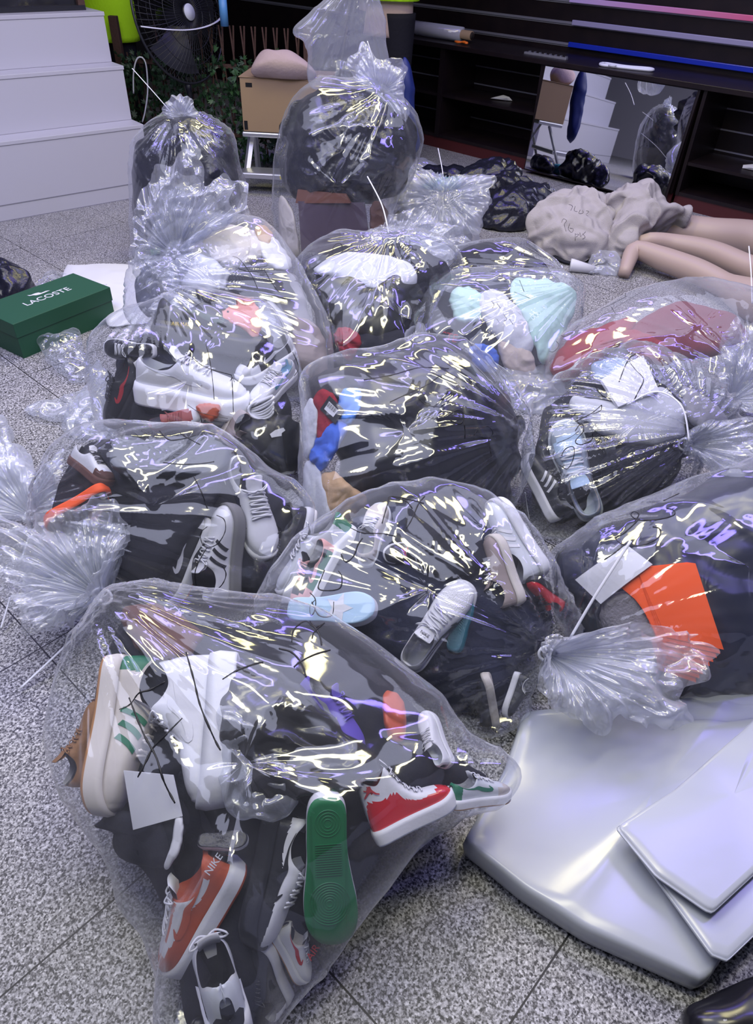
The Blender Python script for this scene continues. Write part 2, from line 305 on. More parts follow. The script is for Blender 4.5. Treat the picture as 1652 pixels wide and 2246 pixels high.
def tuft(root, knot, outline, base, tilt, seed, layers=3, amp=.02, lift=.05, m=None, name='gathered_top', npl=16, lz=.02, ns=200, nr=36):
    """loose film fanning out from the knot: layered, pleated radially"""
    A = P(base[0], base[1], lz); t = math.radians(tilt); e1 = np.array([1., 0, 0]); e2 = np.array([0, math.cos(t), math.sin(t)]); n = np.cross(e1, e2)
    def tp(x, y):
        d = ray(x, y); k = ((A - C0) @ n) / (d @ n); p = C0 + d * k - A; return np.array([p @ e1, p @ e2])
    K = tp(*knot); pts = np.array([tp(*p) for p in outline]); B = curve(pts, ns, True); mb = MB()
    layers += 1
    for L in range(layers):
        sc = 1 - .13 * L; r = np.linspace(.015, 1, nr); Bl = K + (B - K) * sc * (1 + .16 * noise(np.stack([np.linspace(0, 20, ns), np.full(ns, L * 3.3), np.zeros(ns)], -1), seed))[:, None]
        ab = K + (Bl - K)[None] * r[:, None, None]; th = np.arctan2((Bl - K)[:, 1], (Bl - K)[:, 0])[None] + 0 * r[:, None]; R = r[:, None] + 0 * th
        N3 = lambda *c: np.stack(np.broadcast_arrays(*c), -1)
        cs, sn = np.cos(th), np.sin(th)
        f1 = noise(N3(cs * npl / 4, sn * npl / 4, R * .9 + L * 5), seed); f2 = noise(N3(cs * npl * .45, sn * npl * .45, R * 1.5), seed + 1)
        cru = noise(N3(ab[..., 0] * 14, ab[..., 1] * 14, L * 2.), seed + 2); cr2 = ridge(noise(N3(ab[..., 0] * 9, ab[..., 1] * 9, L * 4.), seed + 3), 5, 1)
        wx = ab + .05 * np.stack([noise(N3(ab[..., 0] * 7, ab[..., 1] * 7, L + .5), seed + 4), noise(N3(ab[..., 0] * 7, ab[..., 1] * 7, L + 8.5), seed + 5)], -1)
        fc = np.abs(noise(N3(wx[..., 0] * 8, wx[..., 1] * 8, L * 3.), seed + 6)); fc2 = np.abs(noise(N3(wx[..., 0] * 19, wx[..., 1] * 19, L * 3.), seed + 7))
        h = amp * np.minimum(R * 2.2, 1) * (1.3 * np.abs(f1) + .6 * ridge(f2, 2.4, 1)) * (1 - .45 * R) + amp * R * (2.6 * fc + .9 * fc2) + amp * .8 * R * cr2 + lift * np.sin(R * math.pi * .75) * (1 - .45 * L)
        v = A + ab[..., 0:1] * e1 + ab[..., 1:2] * e2 + h[..., None] * n; v = v.reshape(-1, 3); v[:, 2] = np.maximum(v[:, 2], .004 + .004 * L)
        i = np.arange((nr - 1) * ns).reshape(nr - 1, ns); j = np.roll(i, -1, 1); mb.add(v - np.array(root.location), np.stack([i, j, j + ns, i + ns], -1).reshape(-1, 4))
    o = mb.build(name, m or TUFT, root, True); KW = A + K[0] * e1 + K[1] * e2 + n * .01
    return KW
def tie(root, pts, r=.0028):
    p = curve([np.array(q, float) for q in pts], 24); p[:, 2] = np.maximum(p[:, 2], .004); MB().tube(p - np.array(root.location), r, 8, .55).build('cable_tie', m_tie, root, True)
def knot(root, K, r=.02):
    a = np.linspace(0, 2 * math.pi, 25); mb = MB(); K = np.array(K) - np.array(root.location)
    mb.tube([K + (r * math.cos(t), r * .35 * math.sin(t), r * .8 * math.sin(t)) for t in a], .0035, 8).box(K[0] - .005, K[0] + .005, K[1] - r * .6 - .004, K[1] - r * .6 + .004, K[2] - .006, K[2] + .004)
    mb.build('tie_band', m_tie, root, True)
def marks(bag, strokes, r=.0013):
    loc = np.array(bag.root.location)
    for s in strokes:
        mb = MB()
        c = curve(s, max(10, 9 * len(s))); pts = []
        for x, y in c:
            d = ray(x, y); h = bag.fb.ray_cast(Vector(C0), Vector(d))
            if h[0] is not None: pts.append(np.array(h[0]) - d * .0015)
        if len(pts) > 3:
            pts = np.array(pts); k = np.ones(3) / 3
            sm = pts.copy(); sm[1:-1] = (pts[:-2] + pts[1:-1] + pts[2:]) / 3
            w_ = .6 + .4 * np.abs(noise(np.stack([np.arange(len(sm)) * .25, np.zeros(len(sm)), np.zeros(len(sm))], -1), len(s))) * 2
            mb.tube(sm - loc, r * w_, 6, .4); mb.build('marker_stroke', m_ink, bag.root, True)

# ------------------------------------------------------------------ shoes
def shoe(name, label, heel, toe, view, st, roll=0.0, cat='shoe', bag=None, depth=.05, L=.29, dz=(0, 0), frame=None):
    """heel, toe: picture points; view: angle of the side that faces the viewer, degrees (0 top, -90/90 sides, 180 sole)"""
    if bag is not None: ph, pt = bag.hit(*heel, depth + dz[0]), bag.hit(*toe, depth + dz[1])
    else: ph, pt = np.array(heel, float), np.array(toe, float)
    mid = (ph + pt) / 2; X = pt - ph; Ls = np.linalg.norm(X); X /= Ls; sc = Ls / L
    tocam = C0 - mid; tocam -= X * (tocam @ X); tocam /= np.linalg.norm(tocam); O = np.cross(tocam, X)
    a = math.radians(view)      # local dir f=(0,sin a,cos a) -> tocam ; other axis
    Y = tocam * math.sin(a) + O * math.cos(a); Z = np.cross(X, Y)
    if frame is not None:
        d0 = ray((heel[0] + toe[0]) / 2, (heel[1] + toe[1]) / 2); rt = np.cross(d0, (0, 0, 1)); rt /= np.linalg.norm(rt); up_ = np.cross(rt, d0); fx, fz, sc = frame
        X = fx[0] * rt + fx[1] * up_ + fx[2] * d0; X /= np.linalg.norm(X); Z = fz[0] * rt + fz[1] * up_ + fz[2] * d0; Z -= X * (Z @ X); Z /= np.linalg.norm(Z); Y = np.cross(Z, X)
    print('SHOE', label[:50], round(float(Ls), 3))
    M = Matrix([[X[0] * sc, Y[0] * sc, Z[0] * sc, 0], [X[1] * sc, Y[1] * sc, Z[1] * sc, 0], [X[2] * sc, Y[2] * sc, Z[2] * sc, 0], [0, 0, 0, 1]])
    off = np.array(M.to_3x3() @ Vector((0, 0, .045))); o0 = ph - off
    # keep the whole shoe above the floor
    lo = min((o0 + np.array(M.to_3x3() @ Vector(c)))[2] for c in [(0, .04, -.02), (0, -.04, -.02), (L, .04, -.02), (L, -.04, -.02), (.05, .03, .1), (.05, -.03, .1), (L, .03, .05), (L, -.03, .05)])
    if lo < .006: o0[2] += .006 - lo
    M.translation = Vector(o0)
    root = thing(name, label, cat); root.matrix_world = M; SH(root, st, L)
    if bag is not None:
        for ch in root.children:
            if ch.name.split('.')[0] in ('upper', 'midsole', 'toe_cap', 'heel_counter', 'outsole', 'collar', 'tongue'):
                bag.items.append((np.array([tuple(M @ v.co) for v in ch.data.vertices]), [tuple(p.vertices) for p in ch.data.polygons]))
    return root
JUMP = [(0, 0), (2, 1), (3.6, -1.2), (3.4, -3), (4.6, -2.2), (5.4, -3.4), (6.0, -5.4), (5.6, -8.6), (6.4, -8.8), (7.0, -6), (6.6, -3), (6.2, -1.5), (7.4, 1.5), (9.6, 3.6), (12, 4.6), (11.6, 5.6), (8.2, 4.8), (5.6, 2.6), (3.6, 3.6), (1.0, 5.6), (-1.4, 5.8), (-1.2, 4.8), (1.0, 3.6), (2, 2.2), (0, 1.4)]
def SH(root, st, L=.29):
    hi = st.get('high', 0); ch = st.get('chunk', 1.0); zs = .018 * ch
    xs = np.concatenate([np.linspace(0, .44, 52), np.linspace(.44, 1, 44)[1:]]); nj = 65; s = np.linspace(-1, 1, nj)
    Wd = np.interp(xs, [0, .015, .05, .12, .25, .42, .55, .68, .8, .9, .96, .99, 1], [.012, .022, .030, .034, .034, .035, .040, .046, .047, .040, .028, .016, .006])
    top = np.interp(xs, [0, .04, .12, .22, .32, .38, .46, .58, .7, .8, .9, .96, 1], [.058, .070 + hi, .064 + hi, .058 + hi * .9, .064 + hi, .080 + hi * .9, .076 + hi * .3, .062, .052, .046, .038, .028, .010])
    kk = np.ones(7) / 7; sm = lambda a_: np.convolve(np.pad(a_, 3, mode='edge'), kk, 'valid')
    top[4:-4] = sm(top)[4:-4]; Wd[4:-4] = sm(Wd)[4:-4]
    cy = np.interp(xs, [0, .3, .6, 1], [0, .002, -.001, -.008])
    open_ = (xs > .028) & (xs < .398); rim = np.where(open_, .52 * np.sqrt(np.clip(1 - np.abs((xs - .213) / .187) ** 2.6, 0, 1)), 0)
    rmap = np.where(open_, np.maximum(rim, .06), np.where(xs < .1, .06, np.minimum(.5, .06 + (xs - .398) * 3)))
    ag = np.abs(s)[None, :]; A_ = np.where(ag <= .5, ag / .5 * rmap[:, None], rmap[:, None] + (ag - .5) / .5 * (1 - rmap[:, None])); sg_ = np.sign(s)[None, :]
    TT = A_ * sg_; th = math.pi / 2 * A_; pwy = np.where(xs > .42, .75, .55 + .2 * np.clip((xs - .36) / .06, 0, 1))[:, None]
    Y_ = Wd[:, None] * sg_ * np.sin(th) ** pwy * (1 + .10 * np.sin(A_ * math.pi)); Z_ = zs + top[:, None] * np.cos(th).clip(0) ** .62
    inn = open_[:, None] & (ag < .5 - 1e-6); thr = math.pi / 2 * rmap[:, None]; yr = Wd[:, None] * np.sin(thr) ** .55; zr = zs + top[:, None] * np.cos(thr) ** .62
    kq = (ag / .5); dp = np.minimum(1, (1 - kq) / .30) ** .6; Y_ = np.where(inn, sg_ * yr * np.minimum(kq, .93) / 1.0, Y_)
    dep = np.clip(rim / .3, 0, 1)[:, None]; Z_ = np.where(inn, zr + (.014 - zr) * dp * .86 * dep + .0015 * (dp < .4), Z_)
    V = np.stack([np.broadcast_to((xs * L)[:, None], Y_.shape), Y_ + cy[:, None], Z_], -1)
    def surf(x, t, o=.0012):
        x = min(max(x, 0), .999); i = min(int(np.searchsorted(xs, x, 'right')) - 1, len(xs) - 2); fx = (x - xs[i]) / (xs[i + 1] - xs[i]); rm = rmap[i] * (1 - fx) + rmap[i + 1] * fx
        at = min(abs(t), .999); gt = (at / rm * .5 if at < rm else .5 + (at - rm) / (1 - rm) * .5) * (1 if t >= 0 else -1); t = (gt + 1) / 2 * (nj - 1); j = min(int(t), nj - 2); ft = t - j
        p = (V[i, j] * (1 - fx) + V[i + 1, j] * fx) * (1 - ft) + (V[i, j + 1] * (1 - fx) + V[i + 1, j + 1] * fx) * ft
        n = np.cross(V[i + 1, j] - V[i, j], V[i, j + 1] - V[i, j]); n /= np.linalg.norm(n) + 1e-9
        if n @ np.array([0, p[1] * 30, .3]) < 0: n = -n
        return p + n * o
    idx = np.arange(len(xs) * nj).reshape(len(xs), nj); reg = {}
    for i in range(len(xs) - 1):
        x = (xs[i] + xs[i + 1]) / 2
        for j in range(nj - 1):
            t = abs(TT[i, j] + TT[i, j + 1] + TT[i + 1, j] + TT[i + 1, j + 1]) / 4; g_ = abs(s[j] + s[j + 1]) / 2
            if open_[i] and open_[i + 1] and g_ < .5 - 1e-6: k = 'lining'
            elif open_[i] and g_ < .58 and st.get('collar'): k = 'collar'
            elif x > .80 - .10 * (t > .6) + .04 * (t < .3) and st.get('toe'): k = 'toe_cap'
            elif x > .70 and x < .93 and t < .5 and st.get('vamp'): k = 'vamp'
            elif .40 < x < .70 and .30 < t < .44 and st.get('eyestay'): k = 'eyestay'
            elif .38 < x < .68 and t < .30 and st.get('tongue'): k = 'tongue_base'
            elif x < .16 - .06 * t and st.get('heel'): k = 'heel_counter'
            elif t > .80 - .16 * max(0, 1 - abs(x - .75) / .3) - .04 * max(0, 1 - x / .2) and st.get('guard'): k = 'mudguard'
            else: k = 'upper'
            reg.setdefault(k, []).append((idx[i, j], idx[i + 1, j], idx[i + 1, j + 1], idx[i, j + 1]))
    mm = dict(upper=st['upper'], lining=st.get('lining', m_lining), collar=st.get('collar'), toe_cap=st.get('toe'), vamp=st.get('vamp'), eyestay=st.get('eyestay'), tongue_base=st.get('tongue'), heel_counter=st.get('heel'), mudguard=st.get('guard'))
    Vf = V.reshape(-1, 3)
    for k, fs in reg.items():
        fs = np.array(fs); u, inv = np.unique(fs, return_inverse=True); mesh(k, Vf[u], inv.reshape(fs.shape), mm[k], root)
    # sole
    n = 72; ox = np.concatenate([xs, xs[::-1]]); oy = np.concatenate([Wd * 1.10 + .003 + cy, (-Wd * 1.06 - .003 + cy)[::-1]])
    sel = np.r_[0:len(xs):3, len(xs):2 * len(xs):3]; o2 = curve(np.stack([ox * L * 1.02 - .003, oy], 1)[sel], n, True); c = o2.mean(0)
    lev = [(.90, zs + .004), (1.0, zs + .006), (1.02 + .015 * (ch - 1), zs * .5), (1.0, -.012 * ch)]
    sv = np.vstack([np.column_stack([c + (o2 - c) * k, np.full(n, z)]) for k, z in lev])
    i = np.arange(3 * n).reshape(3, n); j = np.roll(i, -1, 1); f = np.stack([i, j, j + n, i + n], -1).reshape(-1, 4); toe_up = lambda v: np.column_stack([v[:, 0], v[:, 1], v[:, 2] + .012 * np.clip((v[:, 0] / L - .8) / .2, 0, 1.1) ** 2])
    mesh('midsole', toe_up(sv), f, st['mid'], root)
    # outsole: rim + tread with concentric ridges
    ko = np.linspace(1, .02, 22); ov = []
    for q, k in enumerate(ko):
        P2 = c + (o2 - c) * k; dep = -.012 * ch - .005 + .0
        tr = st.get('tread', 'wave'); rr2 = np.hypot(P2[:, 0] - L * .72, P2[:, 1]); 
        if q == 0: z = np.full(n, -.012 * ch)
        else:
            z = np.full(n, dep) + (.0028 * (np.sin(P2[:, 0] * 520 + (np.abs(P2[:, 1]) * 300)) > 0) if tr == 'wave' else 0)
        if q == 1: z = np.full(n, dep); P2 = c + (o2 - c) * .985
        ov.append(np.column_stack([P2, z]))
    ov = np.vstack(ov); i = np.arange(21 * n).reshape(21, n); j = np.roll(i, -1, 1); f = [tuple(q) for q in np.stack([i, j, j + n, i + n], -1).reshape(-1, 4)] + [tuple(21 * n + k for k in range(n))]
    mesh('outsole', toe_up(ov), f, st.get('out', st['mid']), root)
    if st.get('tread') == 'pivot':
        mb = MB()
        for kx, rads in ((.70, (.006, .011, .016, .021, .026, .031, .036, .041)), (.16, (.008, .014, .020, .026))):
            for r_ in rads:
                pts = [(kx * L + r_ * math.cos(a), r_ * math.sin(a) * .98, -.012 * ch - .0055) for a in np.linspace(0, 2 * math.pi, 40)]
                pts = [p for p in pts if abs(p[1]) < np.interp(p[0] / L, xs, Wd) * .98]
                if len(pts) > 8: mb.tube(pts, .0011, 5)
        for k in range(14): mb.box(L * (.30 + .016 * k), L * (.303 + .016 * k), -.026, .026, -.012 * ch - .007, -.012 * ch - .004)
        for k in (-1, 1): mb.box(L * .1, L * .9, k * .0335, k * .0348, -.012 * ch - .0068, -.012 * ch - .004)
        mb.build('tread_ridges', st.get('out'), root)
    # tongue
    tg = st.get('tongue') or st['upper']; tv = []; tf = []
    tz = .080 + hi
    for i, (x, z, wd) in enumerate(((.50, .070 + hi * .35 + zs, .015), (.42, .082 + hi * .8 + zs, .020), (.36, tz + zs + .008, .025), (.31, tz + zs + .024, .026), (.30, tz + zs + .026, .020), (.34, tz + zs + .002, .022), (.42, .066 + zs + hi * .7, .018))):
        for t in np.linspace(-1, 1, 9): tv.append((x * L, t * wd + .001, z - .006 * t * t))
    for i in range(6):
        for j in range(8): tf.append((i * 9 + j, i * 9 + j + 1, (i + 1) * 9 + j + 1, (i + 1) * 9 + j))
    mesh('tongue', tv, tf, tg, root)
    if st.get('lace'):
        mb = MB(); xl = np.linspace(.42, .66, st.get('nl', 6))
        for k, x in enumerate(xl):
            a = [surf(x + .012 * math.cos(t * 3) * (-1) ** k, t, .0055) for t in np.linspace(-.34, .34, 9)]; mb.tube(a, .0026, 6, .7)
            if k < len(xl) - 1: mb.tube([surf(x + (xl[k + 1] - x) * q, -.3 + .6 * q, .0065) for q in np.linspace(0, 1, 8)], .0024, 6, .7)
        b = surf(.42, 0, .008)
        for sg in (-1, 1):
            mb.tube(curve([b, b + (.004, sg * .018, .004), b + (-.012, sg * .038, -.004), b + (-.004, sg * .022, -.010), b + (.002, sg * .004, .002)], 16), .0021, 6)
        mb.build('laces', st['lace'], root, True)
    def ribbon(nm, cen, wid, m, side):   # cen: list of (x,t), wid in x units
        cen = curve(cen, 26); wd = np.interp(np.linspace(0, 1, 26), np.linspace(0, 1, len(wid)), wid); v = []; T = np.gradient(cen, axis=0); T /= np.linalg.norm(T * [1, .35], axis=1)[:, None] + 1e-9
        for i in range(26):
            nr_ = np.array([-T[i, 1] * .35, T[i, 0] / .35])
            for k in (-1, -.33, .33, 1):
                q = cen[i] + nr_ * wd[i] * k; v.append(surf(q[0], side * q[1], .0016))
        f = [(i * 4 + k, i * 4 + k + 1, i * 4 + k + 5, i * 4 + k + 4) for i in range(25) for k in range(3)]; mesh(nm, v, f, m, root)
    mk_ = st.get('mark')
    if mk_:
        for side in (-1, 1):
            if mk_[0] == 'stripes':
                for k in range(3): ribbon('side_stripe', [(.36 + .085 * k, .93), (.46 + .085 * k, .42)], [.017, .017], mk_[1], side)
            elif mk_[0] == 'swoosh': ribbon('side_swoosh', [(.10, .50), (.30, .66), (.46, .80), (.60, .76), (.56, .58)], [.004, .012, .026, .026, .006], mk_[1], side)
            elif mk_[0] == 'star':
                pass
    if st.get('emblem'):
        mesh('side_emblem', [surf(.07 + .0125 * x, -(.58 + .020 * y), .0052) for x, y in JUMP], [tuple(range(len(JUMP)))], st['emblem'], root, False)
    if st.get('star'):
        mesh('star_inlay', [(L * (.60 + r_ * math.cos(q)), -r_ * math.sin(q) * L * 1.1, -.012 * ch - .0062) for q, r_ in [(k * math.pi / 5, (.17, .075)[k % 2]) for k in range(10)]], [tuple(range(10))], st['star'], root, False)
    if st.get('tonguetext'):
        M = Matrix.Translation((.335 * L, .001, tz + zs + .0175)) @ Matrix.Rotation(math.radians(-90), 4, 'Z') @ Matrix.Rotation(math.radians(-28), 4, 'X')
        text('tongue_lettering', st['tonguetext'][0], st['tonguetext'][2] if len(st['tonguetext']) > 2 else .014, st['tonguetext'][1], M, root)
    if st.get('pull'):
        MB().tube([(.0, 0, .055 + hi), (-.008, 0, .075 + hi), (.002, 0, .088 + hi), (.014, 0, .072 + hi)], .004, 8, .5, (0, 1, 0)).build('pull_tab', st['pull'], root, True)

def sty(u, mid=m_white, **k): return dict(upper=u, mid=mid, **k)
exec_parts = True
# ================================================================== THE SETTING
def rot(u, v, z=0, a=0.0):   # local frame aligned to the room: local x along u, local y along v
    return Matrix.Translation(Vector(W(u, v, z))) @ Matrix.Rotation(ROOM_A + a, 4, 'Z')
ROOM_A = math.atan2(UV[1], UV[0])
def granite():
    m = bpy.data.materials.new('granite tiles'); m.use_nodes = True; nt = m.node_tree; N = nt.nodes.new; L = nt.links.new; b = nt.nodes['Principled BSDF']
    tc = N('ShaderNodeTexCoord')
    v1 = N('ShaderNodeTexVoronoi'); v1.inputs['Scale'].default_value = 290; v1.inputs['Randomness'].default_value = 1
    n1 = N('ShaderNodeTexNoise'); n1.inputs['Scale'].default_value = 150; n1.inputs['Detail'].default_value = 4; n1.inputs['Roughness'].default_value = .65
    n2 = N('ShaderNodeTexNoise'); n2.inputs['Scale'].default_value = 3; n2.inputs['Detail'].default_value = 2
    for n in (v1, n1, n2): L(tc.outputs['Object'], n.inputs['Vector'])
    sep = N('ShaderNodeSeparateColor'); L(v1.outputs['Color'], sep.inputs[0])
    a = N('ShaderNodeMath'); a.operation = 'MULTIPLY_ADD'; a.inputs[1].default_value = .42; L(sep.outputs[0], a.inputs[0])
    c = N('ShaderNodeMath'); c.operation = 'MULTIPLY_ADD'; c.inputs[1].default_value = 1.25; c.inputs[2].default_value = -.33; L(n1.outputs['Fac'], c.inputs[0]); L(c.outputs[0], a.inputs[2])
    d = N('ShaderNodeMath'); d.operation = 'MULTIPLY_ADD'; d.inputs[1].default_value = .10; L(n2.outputs['Fac'], d.inputs[0]); L(a.outputs[0], d.inputs[2])
    r = N('ShaderNodeValToRGB'); L(d.outputs[0], r.inputs[0]); e = r.color_ramp.elements
    e[0].position = .26; e[0].color = (.018, .019, .022, 1); e[1].position = .92; e[1].color = (.72, .72, .73, 1)
    for p, q in ((.40, .07), (.52, .20), (.64, .36), (.76, .50)): x = e.new(p); x.color = (q, q, q * 1.02, 1)
    sx = N('ShaderNodeSeparateXYZ'); L(tc.outputs['Object'], sx.inputs[0])
    def joint(out, off, size):
        s1 = N('ShaderNodeMath'); s1.operation = 'SUBTRACT'; s1.inputs[1].default_value = off - 20 * size; L(out, s1.inputs[0])
        s2 = N('ShaderNodeMath'); s2.operation = 'MODULO'; s2.inputs[1].default_value = size; L(s1.outputs[0], s2.inputs[0])
        s3 = N('ShaderNodeMath'); s3.operation = 'LESS_THAN'; s3.inputs[1].default_value = .0035; L(s2.outputs[0], s3.inputs[0]); return s3
    j1 = joint(sx.outputs['X'], .291, .617); j2 = joint(sx.outputs['Y'], .049, .651)
    mx = N('ShaderNodeMath'); mx.operation = 'MAXIMUM'; L(j1.outputs[0], mx.inputs[0]); L(j2.outputs[0], mx.inputs[1])
    mc = N('ShaderNodeMix'); mc.data_type = 'RGBA'; L(mx.outputs[0], mc.inputs[0]); L(r.outputs[0], mc.inputs[6]); mc.inputs[7].default_value = (.012, .012, .014, 1)
    L(mc.outputs[2], b.inputs['Base Color']); b.inputs['Roughness'].default_value = .42; b.inputs['Specular IOR Level'].default_value = .35
    return m
def quad(name, pts, m): return struct(mesh(name, pts, [tuple(range(len(pts)))], m, smooth=False))
fl = MB().box(-3.5, 8.0, -5.0, 8.0, -.10, 0).build('floor', granite()); fl.matrix_world = rot(0, 0); struct(fl)
m_wall = mat('dark painted wall', (.012, .010, .013), .6); m_ceil = mat('dark ceiling', (.05, .05, .06), .8)
cl = MB().box(-3.5, 8.0, -5.0, 8.0, 3.0, 3.1).build('ceiling', m_ceil); cl.matrix_world = rot(0, 0); struct(cl)
wb = MB().box(-3.5, 5.6, 7.6, 7.7, 0, 3.0).build('wall_back', m_wall); wb.matrix_world = rot(0, 0); struct(wb)
wl = MB().box(-3.6, -3.5, -5.0, 7.7, 0, 3.0).build('wall_left', mat('pale shop wall', (.42, .42, .47), .7)); wl.matrix_world = rot(0, 0); struct(wl)
# slatted display wall behind the low cabinets
FU, BU = 4.94, 5.40
wr = MB().box(BU, BU + .1, -4.0, 7.6, 0, 3.0).build('wall_right', m_wood); wr.matrix_world = rot(0, 0); struct(wr)
m_slat = mat('grey slat insert', (.36, .36, .42), .35, metal=.6)
def box_thing(name, label, cat, mtx=None, group=None):
    t = thing(name, label, cat, group=group)
    if mtx is not None: t.matrix_world = mtx
    return t
for k in range(12):
    z = .745 + .125 * k
    s = MB().box(BU - .012, BU, -3.5, 7.4, z, z + .014).box(BU - .004, BU, -3.5, 7.4, z - .010, z).build('trim_%d' % (k + 1), m_slat); s.matrix_world = rot(0, 0); struct(s)
def rail(name, label, v0, v1, z, m, group=None):
    o = MB().box(BU - .034, BU - .0135, v0, v1, z, z + .030).build(name, m, bevel=.003); o.matrix_world = rot(0, 0); tag(o, label, 'shelf strip', group); return o
def grad(name, c1, c2, v0, v1):
    m = mat(name, c1, .3); nt = m.node_tree; b = nt.nodes['Principled BSDF']; tc = nt.nodes.new('ShaderNodeTexCoord'); sx = nt.nodes.new('ShaderNodeSeparateXYZ'); mr = nt.nodes.new('ShaderNodeMapRange'); r = nt.nodes.new('ShaderNodeValToRGB')
    mr.inputs[1].default_value = v0; mr.inputs[2].default_value = v1; nt.links.new(tc.outputs['Object'], sx.inputs[0]); nt.links.new(sx.outputs['Y'], mr.inputs[0]); nt.links.new(mr.outputs[0], r.inputs[0]); nt.links.new(r.outputs[0], b.inputs['Base Color'])
    r.color_ramp.elements[0].color = (*c1, 1); r.color_ramp.elements[1].color = (*c2, 1); return m
rail('shelf_strip', 'translucent strip shading from lilac to red, highest on the slatted wall', 1.0, 3.15, .995, grad('lilac to red acrylic', (.55, .42, .75), (.75, .05, .12), 3.1, 1.5), 'coloured shelf strips')
rail('shelf_strip', 'translucent grey lilac strip, second from the top on the slatted wall', 1.0, 3.1, .868, mat('lilac acrylic', (.32, .30, .46), .3), 'coloured shelf strips')
rail('shelf_strip', 'glossy blue strip, lowest on the wall above the mirror', 1.0, 3.1, .738, mat('blue acrylic', (.01, .03, .40), .25), 'coloured shelf strips')
# low cabinets: open bays with slatted backs
def cabinet(v0, v1, label, mids, mirror=False):
    t = box_thing('display_cabinet', label, 'cabinet', rot(0, 0), 'low dark display cabinets')
    b = MB(); b.box(FU, BU - .03, v0, v0 + .022, .08, .675); b.box(FU, BU - .03, v1 - .022, v1, .08, .675)
    b.box(FU + .004, BU - .03, v0 + .022, v1 - .022, .08, .10); b.build('side_panels', m_wood, t)
    MB().box(BU - .048, BU - .03, v0 + .022, v1 - .022, .10, .675).build('back_panel', m_wood, t)
    for z in mids: MB().box(FU + .01, BU - .048, v0 + .022, v1 - .022, z, z + .018).build('shelf', m_wood, t)
    s = MB()
    for z in (.17, .29, .41, .53, .63): s.box(BU - .054, BU - .048, v0 + .022, v1 - .022, z, z + .009)
    s.build('slat_strips', m_slat, t)
    MB().box(FU + .012, FU + .03, v0, v1, 0, .08).build('plinth', m_plinth, t)
    return t
cabinet(3.895, 4.75, 'dark open cabinet behind the tall bag, beside the blue bag', (.36,))
cabinet(3.01, 3.895, 'dark open cabinet with a middle shelf, left of the mirror', (.36,))
cabinet(1.90, 3.01, 'dark cabinet whose front is covered by the mirror', ())
cabinet(.60, 1.88, 'dark open cabinet right of the mirror', (.26,))
ct = MB().box(FU - .02, BU, .55, 4.80, .676, .706).build('worktop', m_wood, bevel=.003); ct.matrix_world = rot(0, 0); tag(ct, 'long dark worktop running over the low cabinets', 'worktop')
mt = box_thing('leaning_mirror', 'frameless mirror leaning on the dark cabinet front above the linen sack', 'mirror', rot(FU, 0, .67) @ Matrix.Rotation(math.radians(6), 4, 'Y') @ Matrix.Translation((-FU, 0, -.67)))
MB().box(FU - .012, FU - .006, 1.915, 2.99, .03, .668).build('mirror_glass', m_mirror, mt); MB().box(FU - .006, FU - .001, 1.90, 3.0, .02, .674).build('backing_board', m_wood, mt)
# things on the worktop
t = box_thing('film_roll', 'roll of clear stretch film on a brown cardboard core lying on the worktop', 'film roll', rot(FU + .16, 4.05, .756))
MB().tube([(0, -.20, 0), (0, .42, 0)], .047, 24).build('film_winding', film_mat('wound film', .75), t, True)
MB().tube([(0, -.29, 0), (0, .50, 0)], .030, 20).build('cardboard_core', m_card, t, True)
MB().tube([(0, -.292, 0), (0, -.2905, 0)], .024, 20).build('core_opening_shade', mat('core hollow shade', (.03, .02, .015), .9), t, True)  # dark end disc: shade of the hollow core put into its colour
o = MB().tube(curve([(0, -.06, .012), (.01, -.02, .016), (-.004, .02, .012), (.006, .06, .014)], 12), [.008, .016, .013, .016, .014, .010, .012, .015, .016, .013, .012, .006], 8, .6).build('orange_clip', mat('orange plastic', (.95, .20, .02), .5), None, True); o.matrix_world = rot(FU + .06, 3.78, .707); tag(o, 'small bright orange plastic clip on the worktop below the film roll', 'clip')
# clothes hanger
hp = curve([(0, .10, 0), (0, -.02, .0), (.05, -.13, 0), (.0, -.15, 0), (-.06, .05, 0), (-.05, .10, 0)], 40, True)
t = box_thing('clothes_hanger', 'white plastic clothes hanger lying on the worktop above the mirror', 'hanger', rot(FU + .12, 2.50, .716))
MB().tube(np.vstack([hp, hp[:1]]) * 1.25, .009, 8).build('hanger_frame', m_tie, t, True)
MB().tube(curve([(-.05, .06, .004), (-.09, .05, .006), (-.105, .02, .008), (-.09, 0, .01), (-.075, .012, .01)], 20), .004, 8).build('hook', m_tie, t, True)
o = MB().box(-.012, .012, -.17, .17, 0, .012)
for k in range(8): o.box(-.013, .013, -.165 + .042 * k, -.16 + .042 * k, 0, .02)
o = o.build('metal_bracket', m_metal); o.matrix_world = rot(FU + .10, 3.07, .7065); tag(o, 'slim silver notched metal bracket on the worktop left of the blue strip', 'bracket')
for u_, v_, z_, lb in ((FU + .2, 3.45, .379, 'small crumpled white scrap on the cabinet shelf left of the mirror'), (FU + .15, 1.50, .279, 'small crumpled white scrap on the cabinet shelf right of the mirror')):
    v = rng.normal(size=(60, 3)) * (.018, .028, .010); v[:, 2] = np.abs(v[:, 2]); bm = bmesh.new()
    for q in v: bm.verts.new(q)
    bmesh.ops.convex_hull(bm, input=bm.verts); me = bpy.data.meshes.new('paper_scrap'); bm.to_mesh(me); me.materials.append(m_paper); o = link(bpy.data.objects.new('paper_scrap', me)); o.matrix_world = rot(u_, v_, z_); tag(o, lb, 'scrap')
